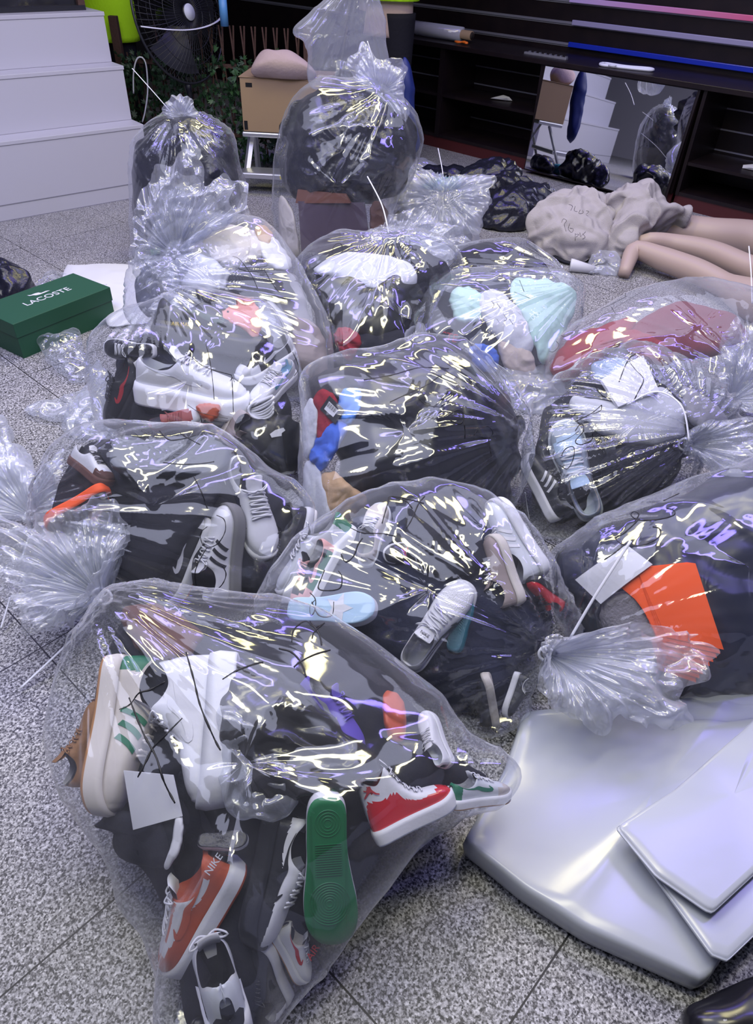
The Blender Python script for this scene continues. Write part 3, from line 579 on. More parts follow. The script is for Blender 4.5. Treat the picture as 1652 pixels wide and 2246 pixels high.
# ---- white stepped stand
c = np.array([-1.51, 4.77, 0]); ang = math.atan2(.653, .758)
t = thing('stepped_display_stand', 'white three-tier stepped display stand at the left', 'display stand', c, ang)
zz = [0, .405, .69, .94]
for k in range(3):
    b = MB(); b.box(-2.6, 0, .15 * k, 1.1, zz[k], zz[k + 1] - .02); b.build('tier', m_whitebd, t, bevel=.003)
    MB().box(-2.605, .004, .15 * k - .004, 1.1, zz[k + 1] - .02, zz[k + 1]).build('tread_board', m_whitebd, t, bevel=.002)
MB().box(-2.6, .001, -.003, .001, .085, .088).box(-2.6, .001, -.003, .001, .0, .004).build('plinth_groove_shade', mat('groove shade', (.25, .25, .30), .7), t)  # thin grey strips paint in the shade lines along the plinth, nothing is recessed
b = MB().box(-2.5, -.10, .42, 1.0, .94, 1.6); t = thing('glass_display_case', 'dark glass display case with wooden post on top of the white steps', 'display case', c, ang)
MB().box(-2.5, -.06, .40, 1.0, .941, .965).build('case_base', m_black, t); MB().box(-.10, -.06, .40, .44, .965, 1.7).build('corner_post', m_fence, t)
g = mat('smoked glass', (.02, .02, .025), .05); MB().box(-2.4, -.10, .43, .44, .965, 1.7).build('glass_pane', g, t); MB().box(-2.5, -.06, .40, 1.0, 1.70, 1.73).build('case_top', m_black, t)
# ---- people (only their middles show)
def person(loc, face, label, torso, legs, vest, hem):
    t = thing('person', label, 'person', loc, face)
    me = bpy.data.meshes.new('body'); v = [(0, 0, .90), (0, 0, 1.12), (0, 0, 1.38), (0, 0, 1.50), (0, .01, 1.62), (-.19, 0, 1.40), (-.24, .02, 1.14), (-.20, .22, 1.22), (.19, 0, 1.40), (.25, .02, 1.14), (.20, .22, 1.24),
         (-.10, 0, .84), (-.11, .01, .48), (-.11, -.02, .09), (-.11, .12, .045), (.10, 0, .84), (.11, .02, .48), (.12, -.02, .09), (.12, .12, .045)]
    e = [(0, 1), (1, 2), (2, 3), (3, 4), (2, 5), (5, 6), (6, 7), (2, 8), (8, 9), (9, 10), (0, 11), (11, 12), (12, 13), (13, 14), (0, 15), (15, 16), (16, 17), (17, 18)]
    me.from_pydata(v, e, []); o = link(bpy.data.objects.new('body', me), t); me.materials.append(mat('person skin', (.55, .36, .28), .6))
    o.modifiers.new('skin', 'SKIN'); me.skin_vertices  # created with the modifier
    R = [.15, .14, .14, .055, .095, .06, .045, .03, .06, .045, .03, .085, .06, .04, .035, .085, .06, .04, .035]
    if not len(me.skin_vertices): 
        bpy.context.view_layer.objects.active = o
    for i, r in enumerate(R):
        if len(me.skin_vertices): me.skin_vertices[0].data[i].radius = (r, r * .85)
    if len(me.skin_vertices): me.skin_vertices[0].data[0].use_root = True
    s = o.modifiers.new('sub', 'SUBSURF'); s.levels = s.render_levels = 2
    def sleeve(pts, r, nm, m, fl=.8): MB().tube(curve(pts, 26), np.interp(np.linspace(0, 1, 26), np.linspace(0, 1, len(r)), r), 26, fl, (0, 1, 0)).build(nm, m, t, True)
    for sg in (-1, 1):
        sleeve([(sg * .09, 0, .93), (sg * .105, .005, .50), (sg * .112, -.015, .06)], [.125, .095, .075], 'trouser_leg', legs, .95)
        sleeve([(sg * .18, 0, 1.44), (sg * .25, .02, 1.14), (sg * .205, .20, 1.20)], [.085, .07, .05], 'jacket_sleeve', torso, 1)
        MB().box(sg * .12 - .045, sg * .12 + .045, -.08, .19, 0, .07).build('boot', m_black, t, bevel=.02)
    sleeve([(0, 0, hem), (0, 0, 1.1), (0, 0, 1.3), (0, 0, 1.48)], [.20, .195, .225, .12], 'jacket', torso, .66)
    if vest: sleeve([(0, 0, vest), (0, 0, 1.1), (0, 0, 1.3), (0, 0, 1.47)], [.235, .23, .255, .15], 'safety_vest', m_hivis, .74)
    hd = MB(); 
    hd.tube([(0, 0, 1.58), (0, 0, 1.64), (0, 0, 1.70), (0, 0, 1.76), (0, 0, 1.79)], [.07, .098, .10, .07, .02], 20).build('hair', m_dark, t, True)
    return t
pR = PY(868, 60, 5.75); person((pR[0] - .07, 5.75, 0), 2.6, 'person in beige jacket, yellow-green vest and dark trousers behind the tall bag', m_jacket, m_trouser, 1.0, .80)
pL = PY(240, 78, 5.85); person((pL[0] - .02, 5.85, 0), 2.9, 'person in bright yellow-green vest and dark trousers behind the white steps', m_trouser, m_trouser, .70, .78)
# blue bag behind the tall bag
b = soft('blue_bag', 'dark blue bag standing against the cabinets behind the tall clear bag', 'bag', [(880, 140), (900, 140), (908, 230), (918, 320), (880, 330)], (900, 420), 85,   .05, .05, mat('dark blue nylon', (.008, .02, .14), .5), ns=60, nr=14)
# ---- fan
t = thing('floor_fan', 'black caged electric fan with a white band, behind the bags at the left', 'fan', (-1.37, 5.42, 0)); a = math.radians(60); FC = Vector((0, 0, .90)); Rf = .375
FM = Matrix.Translation(FC) @ Matrix.Rotation(a, 4, 'Z') @ Matrix.Rotation(math.radians(90 - 12), 4, 'X')
def ring(r, z, rr, mb, n=48): mb.tube([tuple(FM @ Vector((r * math.cos(q), r * math.sin(q), z))) for q in np.linspace(0, 2 * math.pi, n)], rr, 6)
mb = MB(); ring(Rf, 0, .008, mb)
for k in range(64):
    q = 2 * math.pi * k / 64
    for sg in (-1, 1): mb.tube([tuple(FM @ Vector((r * math.cos(q + .25 * (1 - r / Rf)), r * math.sin(q + .25 * (1 - r / Rf)), sg * .085 * (1 - (r / Rf) ** 3)))) for r in np.linspace(.05, Rf, 8)], .0024, 4)
for r in (.12, .2, .28): ring(r, .085 * (1 - (r / Rf) ** 3), .002, mb); ring(r, -.085 * (1 - (r / Rf) ** 3), .002, mb)
mb.build('wire_cage', m_black, t, True)
mb = MB()
for k in range(3):
    q0 = 2 * math.pi * k / 3; vs = []; 
    for i in range(8):
        r = .05 + (Rf - .1) * i / 7
        for j in range(6): q = q0 + (j - 2.5) * .16 * (1 + i * .06); vs.append(tuple(FM @ Vector((r * math.cos(q), r * math.sin(q), (j - 2.5) * .014))))
    mb.add(vs, [(i * 6 + j, i * 6 + j + 1, (i + 1) * 6 + j + 1, (i + 1) * 6 + j) for i in range(7) for j in range(5)])
mb.build('fan_blade', m_black, t, True)
mb = MB(); mb.tube([tuple(FM @ Vector((0, 0, z))) for z in (-.16, -.15, -.03, .08, .09)], [.02, .06, .075, .05, .045], 20); mb.build('motor_housing', m_black, t, True)
MB().tube([tuple(FM @ Vector((0, 0, z))) for z in (.0905, .094)], .045, 24).build('hub_badge', m_lgrey, t, True)
MB().tube([tuple(FM @ Vector((x, -.04 - .05 * (1 - (x / .36) ** 2), .072 * (1 - abs(x / .37) ** 3) + .012))) for x in np.linspace(-.36, .36, 16)], .010, 6, .4).build('white_band', m_tie, t, True)
mb = MB(); mb.tube([(0, .03, .02), (0, .03, .45), (0, .0, .52)], .018, 12); mb.tube([(.2 * math.cos(q), .03 + .2 * math.sin(q), .02) for q in np.linspace(0, 6.28, 30)], .016, 8); mb.box(-.2, .2, .02, .04, 0, .02); mb.build('pole_base', m_black, t, True)
# ---- fence with ivy
fa, fb = np.array([-1.86, 5.62, 0]), np.array([-.57, 5.50, 0]); fd = fb - fa; fl_ = np.linalg.norm(fd)
t = thing('wooden_picket_fence', 'low brown trellis fence overgrown with ivy behind the stool', 'fence', fa, math.atan2(fd[1], fd[0]))
for x in (0, fl_): MB().box(x - .028, x + .028, -.02, .02, 0, .86).build('post', m_fence, t, bevel=.004)
mb = MB()
for k in range(34):
    x = .05 + (fl_ - .1) * k / 33; dx = .03 * (-1) ** k; tp = .66 if k < 7 else .84
    mb.tube([(x - dx, -.004 * (-1) ** k, .04), (x + dx, .004 * (-1) ** k, tp)], .006, 5)
mb.build('lattice', m_fence, t)
MB().box(0, fl_, -.016, -.006, .60, .625).box(0, fl_, -.016, -.006, .18, .205).build('rail', m_fence, t)
def leaves(n, box, name, m, label, seed, parent=None):
    r = np.random.default_rng(seed); mb = MB(); sh = [(0, 0), (.35, -.25), (.75, -.35), (.6, -.1), (1, 0), (.6, .1), (.75, .35), (.35, .25)]
    for k in range(n):
        p = np.array([r.uniform(*box[0]), r.uniform(*box[1]), box[2][0] + (box[2][1] - box[2][0]) * r.random() ** 1.2]); s = r.uniform(.03, .06); M = Matrix.Rotation(r.uniform(0, 6.3), 3, 'Y') @ Matrix.Rotation(r.uniform(-.9, .9), 3, 'X') @ Matrix.Rotation(r.uniform(-.6, .6), 3, 'Z')
        mb.add([p + np.array(M @ Vector((x * s, .12 * s * abs(y), y * s))) for x, y in sh], [(0, 1, 2, 3), (0, 3, 4, 5), (0, 5, 6, 7)])
    o = mb.build(name, m, parent); return o
o = leaves(1500, ((.0, fl_), (-.09, -.02), (.04, .66)), 'ivy_foliage', m_leaf, '', 3); o.location = t.location; o.rotation_euler = t.rotation_euler; tag(o, 'dark ivy leaves covering the low trellis fence', 'ivy', kind='stuff')
o = leaves(90, ((.5, fl_), (-.12, -.09), (.2, .7)), 'ivy_foliage', m_leaf2, '', 5); o.location = t.location; o.rotation_euler = t.rotation_euler; tag(o, 'lighter green ivy leaves at the front of the fence', 'ivy', kind='stuff')
lp = [PY(x, y, 5.45) for x, y in ((293, 205), (293, 160), (300, 130), (312, 126), (321, 145), (324, 200), (318, 245), (312, 268))]
o = MB().tube(curve(lp, 40), .005, 8).build('white_cable', m_tie, None, True); tag(o, 'loop of white cable hanging on the fence left of the fan', 'cable')
o = PY(485, 5, 5.45); t = thing('spray_can', 'blue and white can standing on the fence behind the fan', 'can', (o[0], 5.50, .84)); MB().tube([(0, 0, 0), (0, 0, .17)], .026, 20).build('can_body', mat('blue label', (.10, .30, .60), .4), t, True); MB().tube([(0, 0, .17), (0, 0, .20)], .018, 16).build('can_cap', m_tie, t, True)
# ---- step stool, carton and foam shell
t = thing('step_stool', 'grey metal folding step stool carrying the cardboard box', 'stool', (-.66, 5.08, 0), -.05)
for sg in (-1, 1):
    MB().tube([(sg * .28, -.20, .0), (sg * .245, -.02, .315)], .022, 4, .6).build('front_leg', m_metal, t); MB().tube([(sg * .27, .22, .0), (sg * .24, .06, .315)], .018, 4, .6).build('rear_leg', m_metal, t)
MB().box(-.28, .28, -.13, .10, .315, .345).build('top_platform', m_metal, t, bevel=.008)
MB().box(-.275, .275, -.25, -.10, .10, .135).build('step', m_metal, t, bevel=.008); MB().box(-.03, .03, -.252, -.249, .108, .128).build('warning_label', mat('yellow label', (.7, .6, .05), .5), t)
t = thing('cardboard_box', 'closed brown cardboard box on the grey step stool', 'box', (-.655, 5.12, .347), -.07)
MB().box(-.27, .27, -.17, .17, 0, .295).build('carton', m_card, t, bevel=.003); MB().box(-.275, .275, -.175, .0, .2955, .299).box(-.275, .275, .003, .175, .2955, .299).build('top_flap', m_card, t)
MB().box(-.235, -.195, -.1716, -.171, .245, .268).build('printed_mark', m_ink, t); MB().box(-.262, -.24, -.1716, -.171, .01, .06).build('printed_mark', m_ink, t)
b = Body([(552, 160), (562, 130), (578, 114), (605, 116), (640, 118), (672, 140), (692, 158), (690, 168), (640, 173), (590, 168)], (620, 168), 50, .09, .09, 90, 22, lift=.66); v = b.cloth(.004, 5, 2, .002); v[:, 2] = np.maximum(v[:, 2], .648)
tag(mesh('foam_bust_shell', v, list(b.f) + b.caps, m_felt), 'pale pink moulded foam shell resting on the cardboard box', 'foam shell')
# ---- hanging clear bag held by the worker
b = Body([(685, 185), (683, 120), (668, 90), (648, 66), (700, 20), (735, -30), (760, -90), (812, -90), (828, 0), (842, 90), (850, 170), (820, 200), (750, 195)], (760, 500), 88, .06, .06, 200, 44, lift=.0)
b.v[:, 1] += .0
bag_film(b, 'hanging_plastic_bag', 'empty clear plastic bag held up vertically above the tall black-filled bag', (785, -60), 31, pleat=.016, nfold=30, m=HAZY, crumple=.01)
# ---- black bin bags, paper and litter near the cabinets
soft('black_bin_bag', 'crumpled black bin bag lying flat below the cabinets left of the linen sack', 'bin bag', [(1058, 480), (1065, 440), (1110, 415), (1170, 410), (1215, 425), (1225, 450), (1180, 480), (1130, 500), (1085, 498)], (1120, 500), 22, .10, .15, m_bin, .03, 9, 3, .012)
soft('black_bin_bag', 'rumpled black bin bag heaped against the cabinet behind the clear bag', 'bin bag', [(1010, 400), (1030, 360), (1060, 346), (1100, 352), (1140, 372), (1145, 400), (1200, 420), (1150, 430), (1080, 430), (1030, 425)], (1080, 432), 35, .08, .15, m_bin, .03, 9, 5, .012)
soft('black_bin_bag', 'flat black bin bag lying just left of the white papers behind the tall bag', 'bin bag', [(905, 385), (930, 368), (1010, 372), (1035, 385), (1020, 400), (930, 402)], (960, 402), 25, .05, .08, m_bin, .02, 9, 6, .008)
soft('black_bin_bag', 'black bin bag at the far left edge behind the green shoe box', 'bin bag', [(-60, 650), (-60, 580), (0, 570), (35, 578), (62, 600), (66, 618), (55, 640), (40, 652), (0, 658)], (10, 655), 30, .06, .15, m_bin, .03, 10, 7, .012)
soft('teal_tray', 'teal cloth edge showing above the clear bag near the cabinets', 'cloth', [(930, 400), (960, 392), (1010, 392), (1015, 402), (980, 412), (940, 412)], (970, 412), 25, .03, .05, m_teal, .006, 8, 7, .003)
soft('plastic_sheet', 'crumpled white plastic sheet on the floor behind the tall bag', 'plastic sheet', [(880, 345), (905, 340), (950, 365), (960, 378), (915, 380), (885, 370)], (910, 382), 20, .04, .05, HAZY, .02, 9, 4, .01)
soft('black_handbag', 'scuffed glossy black item at the bottom right corner', 'black item', [(1505, 2246), (1515, 2215), (1560, 2190), (1620, 2165), (1700, 2140), (1760, 2260), (1700, 2400), (1560, 2380), (1515, 2300)], (1600, 2400), 14, .05, .1, mat('scuffed black gloss', (.012, .012, .016), .2, var=(45, (.5, .5, .5), .70, .74)), .01, 7, 2, .004)
# ---- green shoe box
def flatbox(pts4, z): return [P(x, y, z) for x, y in pts4]
A_, B_, C_, D_ = [P(x, y, .165) for x, y in ((0, 700), (38, 735), (226, 660), (168, 620))]
o0 = P(50, 790); ex = P(243, 708) - o0; L_ = np.linalg.norm(ex); ex /= L_; wv = P(-15, 690) - o0; 
t = thing('shoe_box', 'dark green lidded shoe box with white lettering on the floor at the left', 'shoe box', P(52, 788), math.atan2(ex[1], ex[0])); Lb, Wb, Hb_ = .47, .25, .15
MB().box(.004, Lb - .004, .004, Wb - .004, 0, Hb_ - .02).build('box_base', m_boxgreen, t); MB().box(0, Lb, 0, Wb, Hb_ - .06, Hb_).build('lid', m_boxgreen, t, bevel=.002)
text('lid_lettering', 'LACOSTE', .052, m_paper, Matrix.Translation((Lb * .52, Wb * .48, Hb_ + .0006)) @ Matrix.Rotation(0, 4, 'Z'), t)
cr = [(-.045, 0), (-.03, .008), (-.005, .006), (.0, .018), (.015, .022), (.035, .020), (.046, .030), (.044, .016), (.03, .010), (.022, .0), (.008, -.004), (-.02, -.003)]
mesh('lid_emblem', [(Lb * .52 - x, Wb * .48 + .045 + y, Hb_ + .001) for x, y in cr], [tuple(range(len(cr)))[::-1]], m_paper, t, False)
# ---- white sheets by the box, loose film scraps
soft('paper_sheets', 'stack of thin white paper sheets beside the green shoe box', 'paper', [(130, 640), (145, 590), (165, 583), (290, 585), (320, 620), (330, 700), (280, 712), (235, 712), (225, 655), (170, 625)], (260, 714), 3, .03, .03, m_paper, .004, 8, 3, .003, zmin=.003, lift=.012)
for lb, ol, sd, m_, H in (('clear crumpled plastic wrap tucked beside the green shoe box', [(90, 752), (110, 735), (165, 728), (190, 790), (215, 810), (180, 840), (150, 830), (110, 790)], 12, FILM, .03),
        ('thin clear wrap lying above the green shoe box', [(55, 650), (90, 610), (135, 600), (180, 620), (150, 640), (90, 650)], 13, FILM, .015),
        ('long pale plastic tail on the floor left of the shoe-filled bag', [(52, 900), (75, 888), (140, 880), (190, 855), (205, 880), (190, 925), (110, 918), (65, 912)], 14, HAZY, .02),
        ('pale plastic sheet under the left edge of the shoe-filled bag', [(150, 900), (190, 840), (215, 790), (240, 830), (260, 960), (200, 960), (150, 955)], 15, HAZY, .04),
        ('clear film heap at the left edge by the cable tie', [(-80, 1000), (-80, 915), (10, 920), (22, 975), (60, 990), (75, 1070), (40, 1080), (-60, 1070)], 16, TUFT, .05),
        ('clear crumpled wad of plastic beside the mannequin foot', [(1288, 590), (1300, 568), (1330, 560), (1355, 572), (1352, 600), (1320, 600), (1295, 600)], 17, TUFT, .05),
        ('clear film bunched between the black-filled bag and the red-filled bag', [(1090, 830), (1120, 800), (1160, 812), (1215, 800), (1232, 840), (1215, 890), (1150, 905), (1110, 870)], 18, TUFT, .06)):
    b = Body(ol, (sum(p[0] for p in ol) / len(ol), max(p[1] for p in ol)), 8, H, H, 120, 26, lift=.01); v = b.cloth(.018, 16, sd, .014); tag(mesh('plastic_wrap', v, list(b.f) + b.caps, m_), lb, 'plastic wrap')
t = thing('paper_cup', 'small white tapered cup lying on the floor below the linen sack', 'cup', P(1275, 598)); MB().tube([(-.06, .02, .03), (-.05, .018, .03), (.06, -.01, .022)], [.034, .033, .02], 20).build('cup_wall', m_paper, t, True); MB().tube([(-.061, .0203, .03), (-.0605, .0202, .03)], .028, 20).build('cup_inside', m_lgrey, t, True)
o = MB().tube(curve([P(1188, 546, .012), P(1210, 556, .012), P(1240, 574, .012), P(1285, 578, .012), P(1345, 575, .01)], 24), .016, 8, .35).build('black_strap', m_dark, None, True); tag(o, 'flat black strap on the floor under the linen sack', 'strap')
# ---- linen sack and mannequin legs
def limb(name, pts, r, label, nm=26):
    p = curve(pts, 50); rr = np.interp(np.linspace(0, 1, 50), np.linspace(0, 1, len(r)), r); o = MB().tube(p, rr, nm).build(name, m_skin, None, True); tag(o, label, 'mannequin leg', 'mannequin legs'); return o
limb('mannequin_leg', [P(1368, 604, .02), P(1374, 588, .045), P(1386, 556, .085), P(1400, 548, .10), P(1455, 568, .09), P(1540, 600, .09), P(1640, 650, .085), P(1760, 700, .09), P(1900, 760, .10)], [.03, .045, .060, .062, .056, .098, .088, .11, .13], 'bare beige mannequin leg lying nearest the viewer, heel showing')
limb('mannequin_leg', [P(1400, 560, .05), P(1403, 545, .08), P(1412, 530, .12), P(1430, 527, .13), P(1480, 535, .12), P(1560, 553, .12), P(1650, 590, .115), P(1800, 640, .12), P(1950, 690, .13)], [.03, .045, .056, .060, .060, .100, .098, .12, .14], 'bare beige mannequin leg in the middle of the three')
limb('mannequin_leg', [P(1430, 505, .06), P(1480, 503, .10), P(1560, 515, .11), P(1652, 525, .11), P(1780, 550, .12), P(1900, 580, .12)], [.075, .085, .095, .10, .12, .13], 'bare beige mannequin leg farthest back, coming out from under the linen')
b = soft('linen_sack', 'rumpled beige linen sack with handwriting and frayed edge on the floor', 'sack', [(1163, 490), (1175, 465), (1200, 435), (1245, 428), (1305, 424), (1330, 440), (1345, 470), (1335, 520), (1325, 565), (1280, 572), (1230, 560), (1195, 535), (1175, 510)], (1260, 570), 30, .11, .2, m_linen, .028, 9, 3, .030, 200, 44)
b2 = soft('linen_cloth', 'beige linen cloth draped over the mannequin feet', 'cloth', [(1335, 470), (1320, 440), (1380, 422), (1430, 425), (1455, 460), (1495, 470), (1500, 485), (1440, 500), (1410, 515), (1395, 540), (1375, 570), (1345, 568), (1330, 520)], (1370, 575), 32, .14, .2, m_linen, .028, 9, 6, .034, 200, 44)
for bb in (b,):
    bb.fb = BVHTree.FromPolygons([Vector(x) for x in bb.fv], [tuple(map(int, q)) for q in bb.f]); bb.root = bb.obj
    def wr(s): marks(bb, s, .0011)
    wr([[(1232, 488), (1236, 480), (1243, 484), (1238, 492), (1242, 508)], [(1250, 490), (1247, 502), (1254, 510), (1258, 502), (1250, 500)], [(1262, 512), (1262, 528)], [(1262, 514), (1270, 514), (1264, 520)], [(1272, 510), (1274, 519), (1279, 512)], [(1285, 508), (1280, 514), (1284, 520), (1278, 524)],
        [(1248, 448), (1256, 452), (1252, 462)], [(1262, 452), (1260, 462), (1267, 464)], [(1274, 458), (1270, 468), (1280, 466), (1274, 458)], [(1286, 462), (1292, 464), (1286, 470), (1290, 474)]])
mb = MB(); r_ = np.random.default_rng(5)
for k in range(90):
    f = k / 90; x = 1150 + 60 * f + r_.normal() * 8; y = 485 + 60 * f + r_.normal() * 6; p = P(x, y, .01); q = p + np.array([r_.normal() * .03, r_.normal() * .03, r_.random() * .03]); mb.tube([p, (p + q) / 2 + (0, 0, .01), q], .0012, 4)
mb.build('frayed_threads', m_linen, b.obj)['kind'] = 'stuff'
# ---- folded polythene stack and the folded sheet on it
def slab(outline, z0, z1, name, m, parent=None, nx=1, wob=.004, seed=0, rnd=.03):
    """thick soft-edged slab following a floor outline"""
    B = curve(np.array([P(x, y, z1)[:2] if not isinstance(z1, (list,)) else 0 for x, y in outline]), 160, True); K = B.mean(0); V = []; lev = [(.02, z1), (.25, z1), (.5, z1), (.7, z1), (.9, z1), (.965, z1), (.988, z1 - .002), (1.0, z1 - .010), (1.008, (z0 + z1) / 2), (1.0, z0 + .01), (.985, z0), (.5, z0), (.02, z0)]
    for k, z in lev:
        q = K + (B - K) * k; zz_ = z + (wob * (noise(np.column_stack([q * 5, np.full(160, 1.)]), seed) + .5 * ridge(noise(np.column_stack([q * 3, np.full(160, 4.)]), seed + 1), 6)) if z > z1 - .02 else 0); V.append(np.column_stack([q, np.broadcast_to(zz_, (160,))]))
    n = 160; V = np.vstack(V); R = len(lev); i = np.arange((R - 1) * n).reshape(R - 1, n); j = np.roll(i, -1, 1); f = [tuple(map(int, q)) for q in np.stack([i, j, j + n, i + n], -1).reshape(-1, 4)] + [tuple(range(n))[::-1], tuple((R - 1) * n + k for k in range(n))]
    return mesh(name, V, f, m, parent)
m_stk = mat('stacked polythene', (.46, .49, .54), .22, bump=(6, .10, 3), spec=.6); m_stk.node_tree.nodes['Principled BSDF'].inputs['Subsurface Weight'].default_value = .25; m_stk.node_tree.nodes['Principled BSDF'].inputs['Subsurface Radius'].default_value = (.05, .05, .06)
def dense(pts, rad=0.06):
    out = []; n = len(pts)
    for i in range(n):
        a, b_, c_ = np.array(pts[i - 1], float), np.array(pts[i], float), np.array(pts[(i + 1) % n], float); out += [tuple(b_ + (a - b_) * rad), tuple(b_ + (c_ - b_) * rad)]
        for q in (.33, .66): out.append(tuple(b_ + (c_ - b_) * q))
    return out
o = slab(dense([(1018, 1842), (1110, 1680), (1150, 1560), (1420, 1540), (1700, 1500), (1720, 1900), (1560, 2140), (1540, 2150), (1290, 2040), (1150, 1950)]), .004, .065, 'polythene_stack', m_stk, wob=.009, seed=3); tag(o, 'thick stack of folded milky polythene bags on the floor at lower right', 'plastic stack')
t = thing('folded_polythene_sheet', 'glossy folded polythene sheets lying on top of the milky stack at the right edge', 'plastic sheet', P(1600, 1800, .08)); tl_ = np.array(t.location)
def sheet(pts, z, name, th=.010, seed=0):
    o = slab(dense(pts, .05), z, z + th, name, m_stk, None, wob=.006, seed=seed); o.data.transform(Matrix.Translation(-Vector(tl_))); o.parent = t
sheet([(1400, 1870), (1420, 1780), (1700, 1600), (1760, 1950), (1595, 2108), (1560, 2095)], .084, 'lower_fold', seed=4)
sheet([(1352, 1815), (1480, 1730), (1720, 1520), (1780, 1800), (1565, 2000), (1548, 1995), (1440, 1920)], .105, 'upper_fold', .014, seed=6)
# ================================================================== THE BAGS AND WHAT IS IN THEM
D = dict
def slabthing(bag, name, label, cat, quadpx, depth, m, th=.002, curl=.0, n=10, group=None, parent=None):
    """thin sheet or card just under the film, given by four picture corners"""
    qp = [np.array(q, float) for q in quadpx]; conf = th < .01 and n > 4; c4 = [np.array(bag.hit(x, y, depth)) for x, y in quadpx]; V = []; nrm = np.cross(c4[1] - c4[0], c4[3] - c4[0]); nrm /= np.linalg.norm(nrm)
    if nrm @ (C0 - c4[0]) < 0: nrm = -nrm
    for s_ in (1, -1):
        for i in range(n + 1):
            for j in range(n + 1):
                a, b = i / n, j / n; p = (c4[0] * (1 - a) + c4[1] * a) * (1 - b) + (c4[3] * (1 - a) + c4[2] * a) * b
                if conf: pp = (qp[0] * (1 - a) + qp[1] * a) * (1 - b) + (qp[3] * (1 - a) + qp[2] * a) * b; p = .8 * np.array(bag.hit(pp[0], pp[1], depth)) + .2 * p
                V.append(p + nrm * (s_ * th / 2 + curl * math.sin(a * math.pi) * (1 + .3 * math.sin(b * 5))))
    V = np.array(V); V[:, 2] = np.maximum(V[:, 2], .006); N = (n + 1) ** 2; F = []
    for i in range(n):
        for j in range(n):
            k = i * (n + 1) + j; F += [(k, k + 1, k + n + 2, k + n + 1), (N + k, N + k + n + 1, N + k + n + 2, N + k + 1)]
    for i in range(n):
        for a, b in ((i, i + 1), (n * (n + 1) + i, n * (n + 1) + i + 1), (i * (n + 1), (i + 1) * (n + 1)), (i * (n + 1) + n, (i + 1) * (n + 1) + n)): F.append((a, b, N + b, N + a))
    o = mesh(name, V, F, m, parent, smooth=False)
    if label: tag(o, label, cat, group)
    bag.items.append((V, F)); return o
def decal_text(bag, s, size, m, at, to, depth, parent=None, name='print_lettering', flip=False):
    a, b = bag.hit(*at, depth), bag.hit(*to, depth); X = (b - a) / np.linalg.norm(b - a); Z = C0 - a; Z -= X * (Z @ X); Z /= np.linalg.norm(Z); Y = np.cross(Z, X)
    if flip: X, Y = -X, -Y
    M = Matrix([[X[0], Y[0], Z[0], 0], [X[1], Y[1], Z[1], 0], [X[2], Y[2], Z[2], 0], [0, 0, 0, 1]]); M.translation = Vector((a + b) / 2)
    if parent is not None: M = parent.matrix_world.inverted() @ M
    return text(name, s, size, m, M, parent)
def decal(bag, pts, m, depth, name, parent, n=0):
    v = [bag.hit(x, y, depth) for x, y in pts]; o = mesh(name, v, [tuple(range(len(v)))], m, None, False)
    bpy.context.view_layer.update(); o.data.transform(parent.matrix_world.inverted()); o.parent = parent; return o

# ---- back left upright bag
b1 = Body([(290, 480), (291, 330), (318, 285), (360, 258), (400, 248), (450, 252), (490, 275), (510, 310), (518, 350), (535, 410), (528, 490), (505, 560), (400, 575), (300, 570)], (400, 570), 78, .17, .17)
fill(b1, 'black clothes packed in the upright bag beside the white steps', m_bin, .95, 0, .018, 6, 1, .010)
r = bag_film(b1, 'clear_plastic_bag', 'upright clear bag of black clothes beside the white steps, cable tie sticking up left', (398, 250), 101, pleat=.014, nfold=26)
K = tuft(r, (400, 258), [(375, 262), (362, 240), (372, 225), (385, 212), (405, 209), (425, 222), (432, 240), (445, 262), (420, 270)], (400, 570), 78, 1, 2, .012, .03, npl=10); knot(r, K)
tie(r, [PY(375, 246, 4.02), PY(335, 200, 4.05), PY(290, 150, 4.1)]); tie(r, [PY(435, 275, 3.98), PY(450, 320, 3.85), PY(470, 388, 3.75)])
# ---- tall black bag in the middle
b3 = Body([(612, 560), (601, 470), (605, 380), (622, 295), (648, 232), (690, 186), (740, 175), (800, 181), (858, 203), (895, 245), (916, 295), (914, 345), (890, 402), (862, 450), (855, 520), (845, 580), (760, 600), (660, 600)], (730, 595), 76, .20, .20)
in_bag(b3, 'black_bin_bag', 'shiny black bin bag inside the upper half of the tall bag', 'bin bag', [(616, 330), (630, 262), (670, 208), (740, 190), (820, 196), (880, 245), (908, 300), (905, 350), (875, 410), (810, 450), (720, 440), (640, 420), (614, 380)], .008, .26, m_bin, .020, 8, 3, .014, ns=140, nr=34)
slabthing(b3, 'shoe_box', 'purple-brown shoe box low in the tall bag', 'box', [(655, 440), (800, 445), (815, 560), (662, 550)], .03, mat('purple brown card', (.10, .07, .10), .5), .03)
slabthing(b3, 'shoe_box', 'brown box end just under the black liner in the tall bag', 'box', [(655, 415), (760, 425), (770, 445), (650, 445)], .03, mat('red brown card', (.20, .08, .05), .5), .03)
in_bag(b3, 'folded_cloth', 'pale cloth at the lower left edge of the tall bag', 'cloth', [(612, 440), (635, 450), (650, 500), (655, 560), (620, 560)], .02, .05, m_cream, .008)
in_bag(b3, 'folded_cloth', 'brown cloth at the lower right of the tall bag', 'cloth', [(815, 450), (850, 460), (845, 530), (830, 560), (815, 550)], .02, .05, m_brown, .008)
r = bag_film(b3, 'clear_plastic_bag', 'tall clear bag standing in the middle over a shiny black liner', (855, 205), 102, pleat=.010, nfold=30)
K = tuft(r, (838, 205), [(790, 190), (768, 150), (785, 112), (806, 104), (825, 130), (850, 135), (888, 140), (892, 165), (888, 205), (892, 240), (885, 275), (868, 250), (845, 225)], (800, 595), 80, 5, 3, .016, .05, npl=14, lz=.0); knot(r, K)
